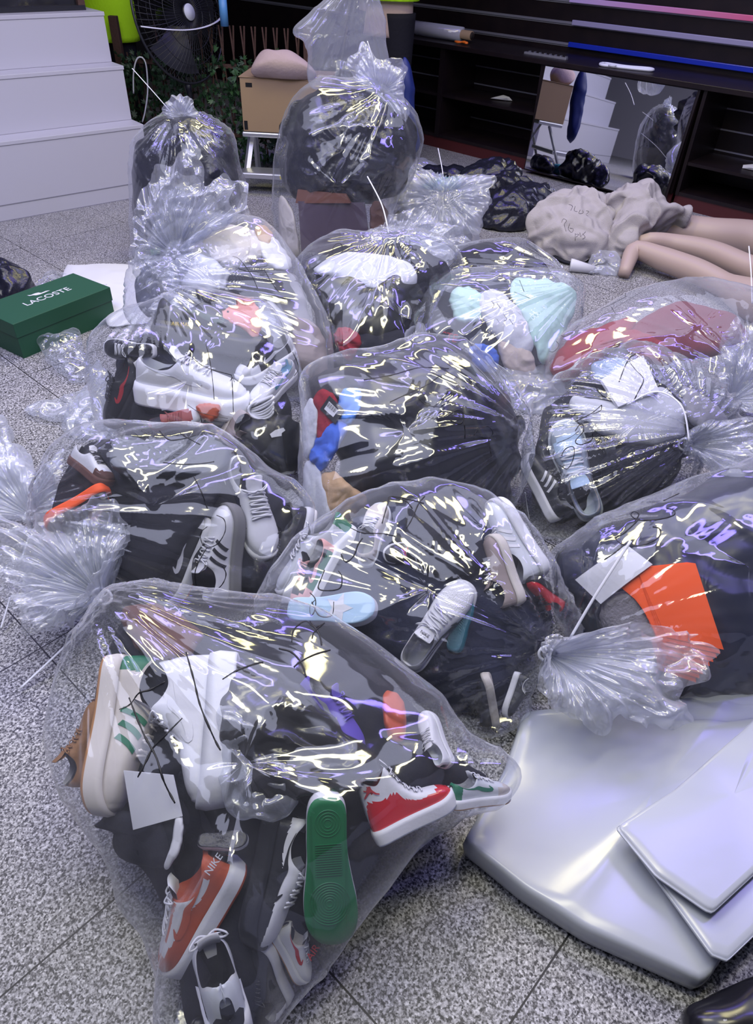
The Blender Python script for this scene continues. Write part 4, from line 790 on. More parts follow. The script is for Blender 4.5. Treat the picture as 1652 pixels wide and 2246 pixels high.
marks(b3, [[(838, 388), (828, 420)], [(842, 392), (870, 396)], [(852, 388), (825, 436)], [(860, 390), (842, 425)]])
tie(r, [PY(806, 90, 3.8), PY(818, 130, 3.78), PY(825, 175, 3.75)])
# ---- bag by the dark cabinets
b4 = Body([(852, 470), (858, 410), (880, 388), (915, 382), (955, 395), (1000, 405), (1045, 392), (1072, 400), (1066, 445), (1048, 500), (1038, 545), (980, 565), (900, 565), (855, 530)], (950, 565), 55, .10, .16)
in_bag(b4, 'shoe', 'white and black shoe at the left of the bag by the cabinets', 'shoe', [(862, 420), (890, 395), (930, 400), (925, 440), (880, 450)], .03, .05, m_white, .008)
in_bag(b4, 'grey_cloth', 'grey cloth in the bag by the cabinets', 'cloth', [(870, 470), (930, 440), (1020, 470), (1030, 530), (960, 555), (880, 540)], .04, .08, m_greycloth, .012)
in_bag(b4, 'teal_cloth', 'teal cloth at the top of the bag by the cabinets', 'cloth', [(925, 408), (960, 396), (1010, 400), (1000, 415), (950, 420)], .02, .03, m_teal, .005)
r = bag_film(b4, 'clear_plastic_bag', 'clear bag tied at its middle in front of the black bin bags', (970, 435), 103, pleat=.018, nfold=36, m=TUFT)
K = tuft(r, (970, 440), [(880, 400), (920, 383), (960, 400), (1010, 395), (1070, 395), (1074, 430), (1050, 480), (1052, 520), (1000, 520), (950, 545), (900, 520), (868, 470)], (950, 565), 60, 8, 3, .025, .08, npl=20); knot(r, K)
tie(r, [P(975, 412, .26), P(970, 370, .33), P(961, 325, .40)])
# ---- small dark bag behind the mint one
b7 = Body([(965, 600), (985, 560), (1010, 540), (1060, 530), (1130, 530), (1180, 550), (1225, 590), (1245, 625), (1180, 660), (1050, 660), (980, 650)], (1090, 660), 32, .08, .12)
fill(b7, 'dark clothes in the small bag behind the mint-filled bag', m_dark, .86, .01, .02, 7, 3)
r = bag_film(b7, 'clear_plastic_bag', 'low clear bag of dark clothes between the tied bag and the linen sack', (1235, 615), 104, nfold=24)
# ---- mint / pale bag
b8 = Body([(905, 690), (915, 640), (960, 612), (1060, 600), (1170, 604), (1272, 625), (1275, 680), (1245, 760), (1205, 830), (1120, 850), (1040, 840), (950, 800), (905, 760)], (1060, 850), 32, .13, .2)
fill(b8, 'mixed dark clothes under the pale items in the mint bag', m_navy, .84, .04, .02, 7, 4)
in_bag(b8, 'mint_towel', 'rolled mint towel left in the pale bag', 'towel', [(988, 650), (1010, 630), (1050, 640), (1062, 680), (1040, 705), (1000, 700)], .012, .07, m_mint, .006)
in_bag(b8, 'mint_cloth', 'mint cloth spread along the right of the pale bag', 'cloth', [(1120, 620), (1250, 630), (1255, 690), (1220, 770), (1190, 800), (1160, 720)], .02, .06, m_mint, .010)
o = in_bag(b8, 'white_cloth', 'white bundle with black print in the middle of the pale bag', 'cloth', [(1045, 650), (1090, 640), (1140, 680), (1165, 740), (1150, 790), (1110, 760), (1065, 710)], .010, .07, m_whitefab, .012)
in_bag(b8, 'beige_cloth', 'beige cloth low in the pale bag', 'cloth', [(1095, 745), (1140, 745), (1175, 800), (1160, 840), (1110, 810)], .012, .07, m_beige, .010)
in_bag(b8, 'blue_cloth', 'bright blue cloth at the bottom of the pale bag', 'cloth', [(1030, 765), (1060, 755), (1092, 775), (1085, 815), (1045, 805)], .012, .05, m_blue, .008)
o = in_bag(b8, 'black_cloth', 'black garment with red lettering at the left of the pale bag', 'garment', [(905, 700), (940, 680), (985, 690), (1000, 720), (1000, 765), (940, 775), (905, 750)], .012, .06, m_dark, .006)
decal_text(b8, 'LACOSTE', .044, m_redm, (918, 724), (994, 742), .006, o)
r = bag_film(b8, 'clear_plastic_bag', 'clear bag of mint and white textiles in the middle right', (1265, 650), 105, nfold=40, pleat=.010, m=film_mat('pale polythene', .13, bscale=5, bstr=.12))
marks(b8, [[(1078, 660), (1084, 668), (1080, 676)], [(1090, 665), (1098, 676)], [(1105, 690), (1112, 700), (1106, 704)], [(1118, 700), (1126, 712)], [(1090, 700), (1096, 708)], [(1140, 615), (1150, 640)], [(1128, 640), (1165, 655)]])
# ---- red clothes bag at the right
b9 = Body([(1205, 830), (1205, 790), (1222, 755), (1280, 705), (1370, 652), (1490, 619), (1560, 622), (1640, 640), (1720, 680), (1740, 860), (1650, 910), (1500, 900), (1400, 880), (1260, 860)], (1440, 905), 30, .14, .2)
in_bag(b9, 'red_garment', 'folded dusty red garment at the top of the red-filled bag', 'garment', [(1385, 735), (1430, 690), (1500, 665), (1600, 690), (1640, 740), (1600, 770), (1500, 790), (1420, 780)], .014, .12, m_maroon, .008, 7, 2)
in_bag(b9, 'red_garment', 'long red garment along the left of the red-filled bag', 'garment', [(1215, 790), (1250, 745), (1320, 715), (1380, 700), (1385, 730), (1320, 790), (1260, 830), (1220, 830)], .014, .12, m_redcloth, .010, 8, 3)
in_bag(b9, 'red_garment', 'crumpled red knit in the middle of the red-filled bag', 'garment', [(1355, 735), (1400, 725), (1450, 745), (1480, 780), (1450, 800), (1390, 780)], .010, .08, m_redcloth, .014, 14, 4)
in_bag(b9, 'white_cloth', 'white cloth low in the red-filled bag', 'cloth', [(1300, 800), (1370, 760), (1400, 800), (1560, 840), (1600, 880), (1480, 880), (1380, 860), (1300, 845)], .03, .10, m_greycloth, .012, 7, 5)
r = bag_film(b9, 'clear_plastic_bag', 'clear bag of red clothes at the right edge below the mannequin legs', (1600, 860), 106, nfold=34, pleat=.008, m=bpy.data.materials['pale polythene'])
K = tuft(r, (1600, 880), [(1558, 880), (1562, 800), (1568, 730), (1610, 715), (1700, 705), (1760, 730), (1740, 880), (1690, 920), (1610, 915)], (1600, 930), 45, 11, 3, .03, .05, npl=14, m=HAZY)
tie(r, [P(1650, 665, .22), P(1648, 600, .3), P(1643, 540, .36)])
marks(b9, [[(1372, 628 + 12), (1372, 650)], [(1375, 650), (1340, 668), (1318, 678)], [(1342, 674), (1350, 688)], [(1225, 730), (1240, 738), (1262, 722), (1268, 715)], [(1197, 742), (1197, 762), (1212, 772), (1226, 758), (1220, 748)]])
# ---- bag with a dark heart-shaped pouch
b6 = Body([(648, 640), (650, 590), (665, 560), (740, 516), (800, 520), (860, 508), (930, 515), (985, 540), (1010, 590), (970, 640), (925, 690), (905, 750), (890, 830), (740, 850), (700, 780), (670, 700)], (800, 850), 38, .13, .18)
fill(b6, 'dark clothes in the bag around the black pouch', m_dark, .86, .03, .02, 7, 6)
in_bag(b6, 'white_cloth', 'white cloth above the black pouch', 'cloth', [(690, 590), (760, 555), (850, 560), (910, 590), (900, 625), (820, 640), (740, 610)], .02, .08, m_whitefab, .014, 7, 2)
o = in_bag(b6, 'black_pouch', 'glossy black heart-shaped pouch in the middle back bag', 'pouch', [(705, 640), (725, 605), (770, 598), (815, 625), (865, 600), (910, 615), (922, 650), (890, 700), (850, 735), (790, 735), (730, 710), (706, 675)], .006, .10, mat('black satin bag', (.022, .024, .024), .30, bump=(7, .15)), .006, 7, 4)
in_bag(b6, 'red_garment', 'bright red crumpled garment below the black pouch', 'garment', [(735, 730), (760, 718), (788, 735), (790, 760), (770, 790), (755, 785), (738, 755)], .004, .05, m_redcloth, .014, 18, 3)
in_bag(b6, 'black_trousers', 'black trousers at the bottom of the pouch bag', 'garment', [(730, 770), (800, 730), (885, 730), (885, 800), (800, 820), (740, 830)], .016, .06, m_dark, .006, 8, 7)
in_bag(b6, 'grey_sock', 'grey ribbed sock with white lettering beside the black trousers', 'sock', [(888, 735), (905, 715), (930, 725), (935, 760), (895, 765)], .008, .05, m_grey, .005, 12, 8)
decal_text(b6, 'NIKE', .030, m_paper, (888, 752), (924, 735), -.004, bpy.data.objects['grey_sock'])
r = bag_film(b6, 'clear_plastic_bag', 'clear bag holding a dark heart-shaped pouch behind the big black bag', (855, 545), 107, nfold=30, pleat=.009)
K = tuft(r, (855, 560), [(800, 540), (840, 505), (900, 485), (960, 490), (1020, 530), (1005, 560), (960, 610), (930, 650), (880, 640), (850, 600)], (860, 660), 40, 15, 3, .025, .05, npl=16, lz=.16, m=HAZY); knot(r, K)
tie(r, [P(853, 512, .42), P(838, 450, .50), P(806, 387, .58)]); marks(b6, [[(730, 555), (732, 540), (745, 533), (752, 545), (750, 555)]])
# ---- white / beige bag
b5 = Body([(285, 640), (288, 600), (330, 545), (390, 500), (450, 484), (520, 484), (585, 498), (640, 560), (685, 640), (714, 710), (722, 780), (715, 850), (600, 870), (450, 850), (330, 760), (290, 700)], (520, 870), 44, .15, .2)
fill(b5, 'grey and white mixed clothes in the pale left bag', m_greycloth, .84, .03, .02, 7, 7)
for k, (ol, m_, lb) in enumerate((([(450, 520), (500, 495), (560, 510), (580, 550), (540, 580), (470, 570)], m_cream, 'cream cloth bundle at the top of the pale left bag'), ([(560, 510), (600, 520), (640, 580), (600, 590), (575, 560)], m_white, 'white bundle at the upper right of the pale left bag'),
        ([(390, 560), (450, 560), (500, 600), (480, 640), (410, 640)], m_whitefab, 'white cloth bundle under the knot of the pale left bag'), ([(300, 610), (325, 585), (345, 610), (350, 690), (320, 690), (300, 660)], mat('dark blue grey suede', (.08, .09, .13), .7), 'blue grey shoe at the left edge of the pale left bag'),
        ([(500, 610), (560, 575), (620, 600), (640, 650), (590, 660), (520, 650)], m_dark, 'dark grey garment at the right of the pale left bag'), ([(560, 500), (580, 495), (598, 515), (590, 540), (565, 530)], m_tanfab, 'small tan item at the top of the pale left bag'))):
    in_bag(b5, 'bundle', lb, 'bundle', ol, .012, .08, m_, .010, 9, k)
shoe('sneaker', 'white shoe pointing right at the right side of the pale left bag', (545, 650), (645, 715), -70, sty(m_white, lace=None, mark=None), bag=b5)
in_bag(b5, 'taupe_garment', 'taupe garment at the lower right of the pale left bag', 'garment', [(650, 700), (690, 710), (715, 760), (712, 830), (660, 820), (645, 760)], .014, .08, m_taupe, .014, 9, 9)
slabthing(b5, 'green_tag', 'small bright green tag in the pale left bag', 'tag', [(330, 548), (352, 543), (352, 556), (332, 560)], .01, mat('green tag', (.25, .6, .2), .6), .002)
r = bag_film(b5, 'clear_plastic_bag', 'clear bag of pale clothes tied at its left front, behind the shoe-filled bag', (375, 650), 108, nfold=34, pleat=.014, m=film_mat('slightly hazy polythene', .15, bscale=6, bstr=.12))
K = tuft(r, (385, 560), [(305, 560), (325, 440), (355, 378), (400, 357), (445, 368), (470, 405), (505, 383), (545, 432), (555, 475), (500, 485), (440, 520), (440, 560), (410, 650), (350, 650), (310, 610)], (400, 680), 66, 21, 3, .03, .05, npl=18, lz=.25, m=HAZY); knot(r, K)
marks(b5, [[(510, 562), (525, 568), (550, 600), (565, 632)], [(522, 588), (545, 595), (580, 592)], [(580, 592), (600, 625), (612, 640)]])
# ---- shoe-filled bag, left
b10 = Body([(202, 820), (200, 760), (215, 735), (255, 705), (340, 680), (395, 662), (460, 665), (540, 672), (590, 682), (625, 740), (650, 810), (663, 900), (662, 1000), (640, 1060), (540, 1070), (400, 1050), (270, 1020), (215, 930)], (440, 1075), 42, .13, .22)
fill(b10, 'dark clothes under the shoes in the white-sneaker bag', m_dark, .84, .05, .02, 7, 8)
shoe('sneaker', 'all-white chunky running sneaker lying on its side in the left bag, with bubble sole', (302, 822), (545, 862), -72, sty(m_white, mid=mat('bright white foam', (.84, .85, .90), .4), lace=m_white, chunk=1.6, tongue=m_white, lining=m_lgrey, mark=('swoosh', mat('pale grey print', (.62, .64, .70), .5)), guard=m_white, pull=m_white, eyestay=mat('white mesh', (.70, .72, .78), .6), tonguetext=('NIKE', m_lgrey, .012)), bag=b10, depth=.05)
shoe('sneaker', 'black running sneaker with gold lettering above the white one', (345, 695), (592, 745), -100, sty(m_black, mid=m_black, lace=m_black, chunk=1.5, lining=m_dlining, guard=m_black, toe=m_black, tonguetext=('AIR MAX', m_gold, .010), mark=('swoosh', mat('dull green print', (.05, .08, .07), .4))), bag=b10, depth=.06)
decal_text(b10, 'AIR MAX', .016, m_gold, (382, 710), (414, 712), .012, bpy.data.objects['sneaker'])
shoe('sneaker', 'black and white panelled sneaker with large white side marks, right of the running sneakers', (640, 760), (520, 820), 60, sty(m_black, mid=m_white, lace=m_black, mark=('swoosh', m_white), toe=m_white, heel=m_white), bag=b10, depth=.05)
shoe('sneaker', 'white sneaker with a teal band at the right of the left shoe bag', (640, 800), (555, 880), 40, sty(m_white, lace=m_white, mark=('swoosh', m_teal), lining=m_lblue, guard=m_white), bag=b10, depth=.04)
shoe('sneaker', 'brick red sneaker with a white toe wrap at the bottom of the left shoe bag', (330, 935), (440, 905), -20, sty(m_brick, mid=m_white, lace=m_brick, toe=m_white), bag=b10, depth=.03)
shoe('sneaker', 'taupe mesh sneaker lying toe down beside the black cap box', (535, 900), (480, 1020), -30, sty(m_taupe, mid=mat('cream foam', (.60, .54, .48), .6), chunk=1.4, lace=m_taupe), bag=b10, depth=.04)
shoe('sneaker', 'black sneaker with a red flash standing at the left of the left shoe bag', (300, 790), (225, 930), 70, sty(m_black, mid=m_black, lace=m_black, mark=('swoosh', m_redm), lining=m_dlining), bag=b10, depth=.05)
shoe('sneaker', 'black shoe with white lace loops at the top left of the left shoe bag', (330, 770), (225, 765), 0, sty(m_black, mid=m_white, lace=m_white, lining=m_dlining), bag=b10, depth=.03)
o = in_bag(b10, 'black_box', 'black shoe bag with a small white winged emblem, beside the taupe sneaker', 'shoe bag', [(530, 930), (570, 912), (640, 915), (658, 960), (655, 1030), (560, 1030), (525, 990)], .012, .10, m_black, .004, 6, 3, .002)
decal(b10, [(592, 952), (604, 943), (622, 938), (626, 944), (618, 950), (618, 956), (606, 958), (596, 960)], m_paper, .004, 'wing_emblem', o)
in_bag(b10, 'orange_cloth', 'orange scrap of cloth under the white sneaker', 'cloth', [(432, 890), (455, 885), (482, 890), (480, 908), (462, 925), (440, 912)], .006, .04, m_orange, .006)
in_bag(b10, 'pink_cloth', 'dusty pink cloth above the black panelled sneaker', 'cloth', [(480, 690), (520, 668), (560, 672), (575, 710), (560, 740), (530, 720)], .01, .03, mat('dusty pink cloth', (.55, .25, .22), .8), .004)
t = thing('lace_bundle', 'bundle of white shoelaces under the teal-banded sneaker', 'laces'); mb = MB(); cc = b10.hit(572, 893, .018)
for k in range(7):
    pts = [cc + np.array([.038 * math.cos(q) + .004 * math.sin(k * 3), .014 * math.sin(q) - .006 + .004 * k, .022 * math.sin(q + .3 * k) + .003 * (k - 3)]) for q in np.linspace(0, 6.3, 22)]; mb.tube(pts, .0045, 6)
mb.build('lace_coil', m_white, t, True)
shoe('sneaker', 'shoe showing a white sole edge at the bottom of the left shoe bag', (560, 1022), (645, 1020), -80, sty(m_white, lace=None), bag=b10, depth=.05)
r = bag_film(b10, 'clear_plastic_bag', 'clear bag of shoes with an all-white running sneaker in front, left of centre', (370, 668), 109, nfold=30, pleat=.006)
K = tuft(r, (372, 668), [(335, 690), (345, 668), (365, 650), (395, 652), (402, 668), (380, 690)], (380, 700), 50, 23, 2, .012, .03, npl=8, lz=.35)
marks(b10, [[(452, 755), (460, 790), (466, 830), (470, 876)], [(420, 782), (450, 805), (508, 822)], [(508, 822), (510, 850), (512, 905)], [(505, 836), (510, 828), (514, 838)], [(412, 888), (440, 905), (500, 918)], [(440, 912), (444, 935), (444, 950)], [(642, 772), (655, 805), (645, 825)]])
# ---- big black-clothes bag in the centre
b11 = Body([(660, 900), (662, 840), (700, 803), (740, 790), (820, 782), (890, 764), (960, 757), (1020, 772), (1075, 805), (1112, 855), (1138, 930), (1146, 1010), (1125, 1090), (1080, 1140), (1000, 1170), (900, 1180), (790, 1175), (700, 1195), (672, 1180), (658, 1080)], (900, 1190), 42, .15, .22)
in_bag(b11, 'black_jacket', 'glossy black padded jacket filling the central bag', 'jacket', [(745, 850), (800, 800), (920, 776), (1010, 790), (1085, 845), (1130, 935), (1140, 1020), (1110, 1105), (1030, 1160), (900, 1170), (790, 1150), (765, 1080), (740, 1000)], .008, .30, mat('black nylon', (.010, .011, .018), .33, bump=(10, .25, 4)), .018, 6, 4, .012, 150, 40)
in_bag(b11, 'grey_cloth', 'dark grey cloth at the top left of the central bag', 'cloth', [(675, 840), (720, 812), (800, 800), (790, 860), (730, 880), (680, 880)], .03, .10, fabric('charcoal cloth', (.06, .06, .07)), .012)
in_bag(b11, 'red_cloth', 'red sportswear at the left of the central bag', 'garment', [(688, 870), (715, 857), (735, 870), (745, 900), (730, 960), (700, 965), (690, 930)], .006, .06, m_redcloth, .010, 12, 3)
in_bag(b11, 'blue_cloth', 'light blue sportswear next to the price tag', 'garment', [(745, 870), (762, 853), (790, 858), (788, 900), (770, 930), (745, 920)], .006, .05, mat('light blue nylon', (.08, .25, .72), .5), .010, 12, 4)
in_bag(b11, 'blue_cloth', 'royal blue sportswear below the price tag', 'garment', [(682, 985), (720, 930), (755, 925), (760, 945), (715, 1025), (685, 1015)], .005, .05, m_blue, .012, 14, 5)
in_bag(b11, 'white_garment', 'white garment with dark patches at the left edge of the central bag', 'garment', [(668, 900), (685, 875), (700, 905), (692, 970), (672, 1010), (664, 960)], .006, .05, m_whitefab, .008, 9, 6)
in_bag(b11, 'white_garment', 'white garment at the lower left corner of the central bag', 'garment', [(670, 1020), (700, 1030), (730, 1130), (725, 1160), (680, 1185), (665, 1120)], .008, .06, m_whitefab, .012, 9, 7)
in_bag(b11, 'tan_garment', 'tan garment at the lower left of the central bag', 'garment', [(702, 1045), (735, 1036), (760, 1060), (800, 1090), (790, 1120), (750, 1145), (715, 1130), (705, 1080)], .005, .06, m_tanfab, .010, 9, 8)
o = slabthing(b11, 'price_tag', 'black hang tag with a white barcode sticker in the central bag', 'tag', [(723, 868), (756, 900), (735, 930), (702, 898)], -.002, m_black, .002)
q = decal(b11, [(722, 880), (742, 900), (731, 915), (711, 897)], m_paper, -.0045, 'barcode_sticker', o)
mb = MB()
for k in range(9):
    f = k / 8; a = b11.hit(716 + 17 * f, 891 + 15 * f - 1, -.0055); b_ = b11.hit(722 + 16 * f, 882 + 15 * f, -.0055); mb.tube([a, b_], .0005 + .0004 * (k % 2), 4)
mb.build('barcode_lines', m_ink, o)
r = bag_film(b11, 'clear_plastic_bag', 'large clear bag of black clothing in the centre', (1146, 960), 110, nfold=38, pleat=.012, crumple=.008)
marks(b11, [[(798, 833), (860, 822), (920, 806), (985, 808)], [(855, 882), (890, 865), (935, 845), (962, 826)], [(915, 870), (935, 888), (962, 892)], [(985, 910), (1005, 898), (1018, 910), (1010, 930), (985, 920)], [(1015, 905), (1020, 940), (1020, 962)], [(1040, 955), (1050, 940), (1070, 935), (1082, 950), (1070, 960), (1045, 955)], [(1072, 962), (1078, 1000)]], .0015)
# ---- grey shoe bag, right
b12 = Body([(1148, 1010), (1160, 950), (1180, 880), (1210, 840), (1260, 805), (1320, 778), (1390, 763), (1460, 785), (1530, 825), (1590, 880), (1612, 930), (1590, 970), (1540, 1000), (1500, 1060), (1420, 1120), (1330, 1165), (1240, 1178), (1180, 1160), (1155, 1100)], (1300, 1180), 38, .15, .22)
fill(b12, 'dark striped shoes and clothes low in the grey-sneaker bag', m_dark, .84, .06, .02, 7, 9)
shoe('sneaker', 'grey and ice blue sneaker lying toe up in the right bag', (1300, 1135), (1225, 925), 0, sty(mat('grey blue leather', (.26, .31, .38), .6), mid=mat('pale grey foam', (.55, .60, .64), .5), lace=m_whitefab, vamp=m_icy, toe=mat('grey blue suede', (.25, .30, .36), .7), tongue=m_icy, lining=mat('ice lining', (.60, .66, .74), .8), collar=m_cream, mark=('swoosh', m_white)), bag=b12, depth=.04)
shoe('sneaker', 'dark grey sneaker lying behind the ice blue one', (1400, 1010), (1265, 905), -30, sty(mat('dark grey nylon', (.07, .075, .09), .6), mid=m_grey, lace=m_dark, toe=m_grey), bag=b12, depth=.07)
shoe('sneaker', 'black sneaker with white stripes at the lower left of the right bag', (1240, 1130), (1170, 990), 70, sty(m_black, mid=m_white, mark=('stripes', m_white), lace=m_black), bag=b12, depth=.06)
slabthing(b12, 'white_box', 'white paper card near the top of the grey-sneaker bag', 'card', [(1318, 835), (1410, 782), (1445, 860), (1355, 895)], .012, m_paper, .012, .006)
in_bag(b12, 'white_cloth', 'smooth white cloth filling the right half of the grey-sneaker bag', 'cloth', [(1260, 870), (1350, 880), (1450, 850), (1500, 900), (1490, 960), (1420, 980), (1340, 960), (1270, 905)], .02, .10, m_whitefab, .008, 6, 4)
in_bag(b12, 'blue_grey_cloth', 'blue grey translucent wad at the top of the grey-sneaker bag', 'cloth', [(1300, 800), (1350, 785), (1380, 800), (1360, 830), (1310, 835)], .012, .06, mat('blue grey cloth', (.25, .33, .48), .7), .008)
in_bag(b12, 'grey_cloth', 'grey cloth at the right end of the grey-sneaker bag', 'cloth', [(1500, 850), (1560, 880), (1600, 930), (1560, 950), (1510, 920)], .02, .07, m_greycloth, .01)
in_bag(b12, 'dark_garment', 'dark garment under the knot of the grey-sneaker bag', 'garment', [(1330, 1000), (1420, 970), (1490, 1000), (1470, 1060), (1380, 1110), (1330, 1080)], .02, .1, m_dark, .014)
r = bag_film(b12, 'clear_plastic_bag', 'clear bag with a grey and ice blue sneaker, right of the big black bag', (1495, 975), 111, nfold=52, pleat=.020, m=film_mat('pleated polythene', .07))
K = tuft(r, (1500, 975), [(1492, 955), (1530, 930), (1600, 922), (1680, 930), (1740, 980), (1700, 1050), (1600, 1062), (1555, 1050), (1515, 1010), (1490, 1000)], (1560, 1075), 50, 25, 3, .022, .05, npl=14, lz=.14, m=HAZY); knot(r, K)
tie(r, [P(1512, 968, .34), P(1500, 900, .40), P(1470, 868, .42), P(1430, 860, .42), P(1375, 888, .36)])
marks(b12, [[(1415, 772), (1390, 778), (1375, 795), (1358, 838)], [(1378, 790), (1395, 812), (1412, 832), (1400, 860), (1392, 876)], [(1306, 846), (1316, 862), (1330, 872)], [(1320, 888), (1300, 905), (1275, 918), (1262, 925)], [(1300, 908), (1318, 900), (1320, 888)], [(1262, 945), (1275, 928), (1280, 945), (1262, 968), (1275, 975), (1298, 965), (1300, 948)], [(1232, 1000), (1240, 985), (1258, 980), (1258, 1005), (1245, 1028), (1228, 1020)], [(1222, 972), (1250, 960), (1270, 945)]], .0016)
tie(r, [P(1152, 1080, .10), P(1156, 1108, .05), P(1161, 1138, .02)])
# ---- right dark bag with orange bags
b16 = Body([(1212, 1240), (1235, 1205), (1290, 1165), (1380, 1120), (1480, 1080), (1580, 1045), (1700, 1010), (1800, 1100), (1830, 1400), (1780, 1540), (1680, 1570), (1560, 1585), (1430, 1570), (1340, 1500), (1265, 1410), (1225, 1320)], (1520, 1590), 30, .18, .22, ns=260)
in_bag(b16, 'navy_jacket', 'glossy navy clothes filling the right bag behind the orange bags', 'jacket', [(1225, 1240), (1300, 1175), (1400, 1130), (1540, 1070), (1690, 1030), (1780, 1120), (1800, 1380), (1750, 1500), (1620, 1545), (1480, 1540), (1360, 1470), (1270, 1370)], .065, .22, mat('navy nylon', (.012, .016, .038), .32, bump=(9, .25, 4)), .018, 6, 6, .012, 150, 40)
t0_ = 'fanned stack of thin bright orange bags pressed against the film'
for k in range(9):
    if k == 8: t0_ = 'topmost and widest visible bright orange bag of the fanned stack'
    dx, dy = 5.5 * k, -7 * k
    slabthing(b16, 'orange_bag', t0_, 'orange bag', [(1388 + k, 1246), (1508 + 2.2 * k, 1233 + .3 * k), (1527 + 7.6 * k, 1497 - 9 * k), (1446 + 2 * k, 1470 - 9 * k)], .014 - .0016 * k, m_orangeb, .0009, .001, 8, 'fanned orange bags')
slabthing(b16, 'orange_bag', 'loose orange bag folded to the left behind the white paper', 'orange bag', [(1358, 1285), (1395, 1246), (1460, 1440), (1412, 1330)], .004, m_orangeb, .001, .002, 6)
slabthing(b16, 'paper_sheet', 'folded white paper left of the orange bags', 'paper', [(1262, 1272), (1375, 1195), (1432, 1238), (1318, 1325)], -.004, m_paper, .003, .006)
in_bag(b16, 'grey_sweater', 'grey sweater with ribbed collar below the white paper', 'garment', [(1320, 1320), (1350, 1300), (1395, 1300), (1420, 1340), (1440, 1400), (1380, 1400), (1330, 1390)], .006, .06, m_knit, .006, 10, 3)
r = bag_film(b16, 'clear_plastic_bag', 'clear bag of navy clothes and orange bags at the right edge', (1250, 1400), 112, nfold=30, pleat=.008, crumple=.007)
marks(b16, [[(1393, 1143), (1402, 1128), (1390, 1122), (1384, 1130), (1400, 1140), (1440, 1140), (1478, 1130), (1478, 1118), (1462, 1114)], [(1402, 1138), (1385, 1155), (1365, 1172), (1350, 1180), (1370, 1195), (1410, 1195), (1445, 1178), (1448, 1160), (1432, 1155)], [(1370, 1195), (1345, 1215), (1325, 1228)], [(1456, 1098), (1490, 1082)]], .0018)
# ---- adidas bag, left of centre
b13 = Body([(72, 1150), (100, 1060), (120, 1000), (160, 955), (210, 937), (300, 935), (400, 940), (470, 955), (530, 985), (590, 1030), (645, 1070), (670, 1120), (668, 1210), (640, 1275), (590, 1330), (480, 1365), (330, 1360), (220, 1330), (120, 1220)], (380, 1370), 36, .14, .2, ns=260)
fill(b13, 'black clothes and shoe bags packed in the striped-sneaker bag', m_dark, .90, .05, .014, 5, 12)
shoe('sneaker', 'black shoe seen from its herringbone sole, lying across the top of the striped-sneaker bag', (255, 1015), (505, 1020), 158, sty(m_black, mid=mat('dark grey rubber', (.06, .07, .09), .5), lace=None, mark=('stripes', m_white)), bag=b13, depth=.05)
shoe('sneaker', 'dark sneaker with three white stripes at the top of the striped-sneaker bag', (250, 990), (420, 965), -70, sty(mat('grey black suede', (.04, .045, .06), .7), mid=m_black, mark=('stripes', m_white), lace=m_black), bag=b13, depth=.075)
shoe('sneaker', 'white and brown sneaker at the top left of the striped-sneaker bag', (165, 990), (250, 1050), -70, sty(m_white, mid=m_brown, toe=m_brown, lace=m_black, lining=m_dlining), bag=b13, depth=.05)
shoe('sneaker', 'white low sneaker with loose laces and a red sole line, toe pointing down right', (510, 1010), (600, 1215), -28, sty(m_white, mid=m_white, out=m_redm, lace=m_white, lining=m_lining, toe=m_white, nl=8, guard=m_navy), bag=b13, depth=.04)
shoe('sneaker', 'white sneaker with three black stripes and a tied lace, lying toe up', (475, 1320), (480, 1105), -62, sty(m_white, mid=mat('grey sole edge', (.18, .18, .19), .6), mark=('stripes', m_black), lace=m_white, lining=m_lgrey), bag=b13, depth=.04)
shoe('sneaker', 'black shoe with an orange curved band at the left of the striped-sneaker bag', (240, 1090), (115, 1170), -60, sty(m_black, mid=m_orangeb, lace=m_black, lining=m_orangeb), bag=b13, depth=.04)
shoe('sneaker', 'black shoe with white panels and red edge below the black sole', (430, 1130), (345, 1320), 62, sty(m_black, mid=m_white, out=m_redm, mark=('swoosh', m_white), heel=m_white, lace=m_black, lining=m_dlining), bag=b13, depth=.05)
shoe('sneaker', 'black sneaker with white edges at the right end of the striped-sneaker bag', (655, 1110), (610, 1290), 70, sty(m_black, mid=m_white, lace=m_black), bag=b13, depth=.05)
o = in_bag(b13, 'black_shoe_bag', 'plain black shoe bag under the herringbone sole', 'shoe bag', [(300, 1080), (420, 1065), (480, 1080), (420, 1180), (340, 1290), (270, 1290), (290, 1170)], .012, .08, m_dark, .004, 6, 5, .002)
r = bag_film(b13, 'clear_plastic_bag', 'clear bag with a white three-stripe sneaker and a dark herringbone sole, left middle', (72, 1140), 113, nfold=40, pleat=.013)
K = tuft(r, (75, 1135), [(60, 1150), (-20, 1150), (-90, 1090), (-60, 1010), (20, 975), (60, 1000), (90, 1060), (120, 1030), (160, 1000), (150, 1080), (120, 1140), (85, 1160)], (80, 1180), 35, 27, 3, .02, .05, npl=16, lz=.06); knot(r, K)
tie(r, [P(72, 1145, .08), P(62, 1180, .06), P(48, 1225, .04)]); tie(r, [P(22, 1310, .05), P(12, 1345, .03), P(2, 1378, .012)])
marks(b13, [[(350, 945), (375, 965), (430, 955)], [(395, 950), (420, 965), (440, 975)], [(358, 1014), (400, 1018), (445, 1016), (470, 1012)], [(425, 1045), (440, 1075), (455, 1115)], [(475, 1130), (492, 1140), (494, 1165), (480, 1190), (462, 1200), (445, 1195), (440, 1170), (455, 1155)], [(455, 1200), (440, 1225), (428, 1255), (430, 1285), (445, 1305)], [(487, 1240), (496, 1260), (485, 1285), (460, 1300), (435, 1300)]], .0016)
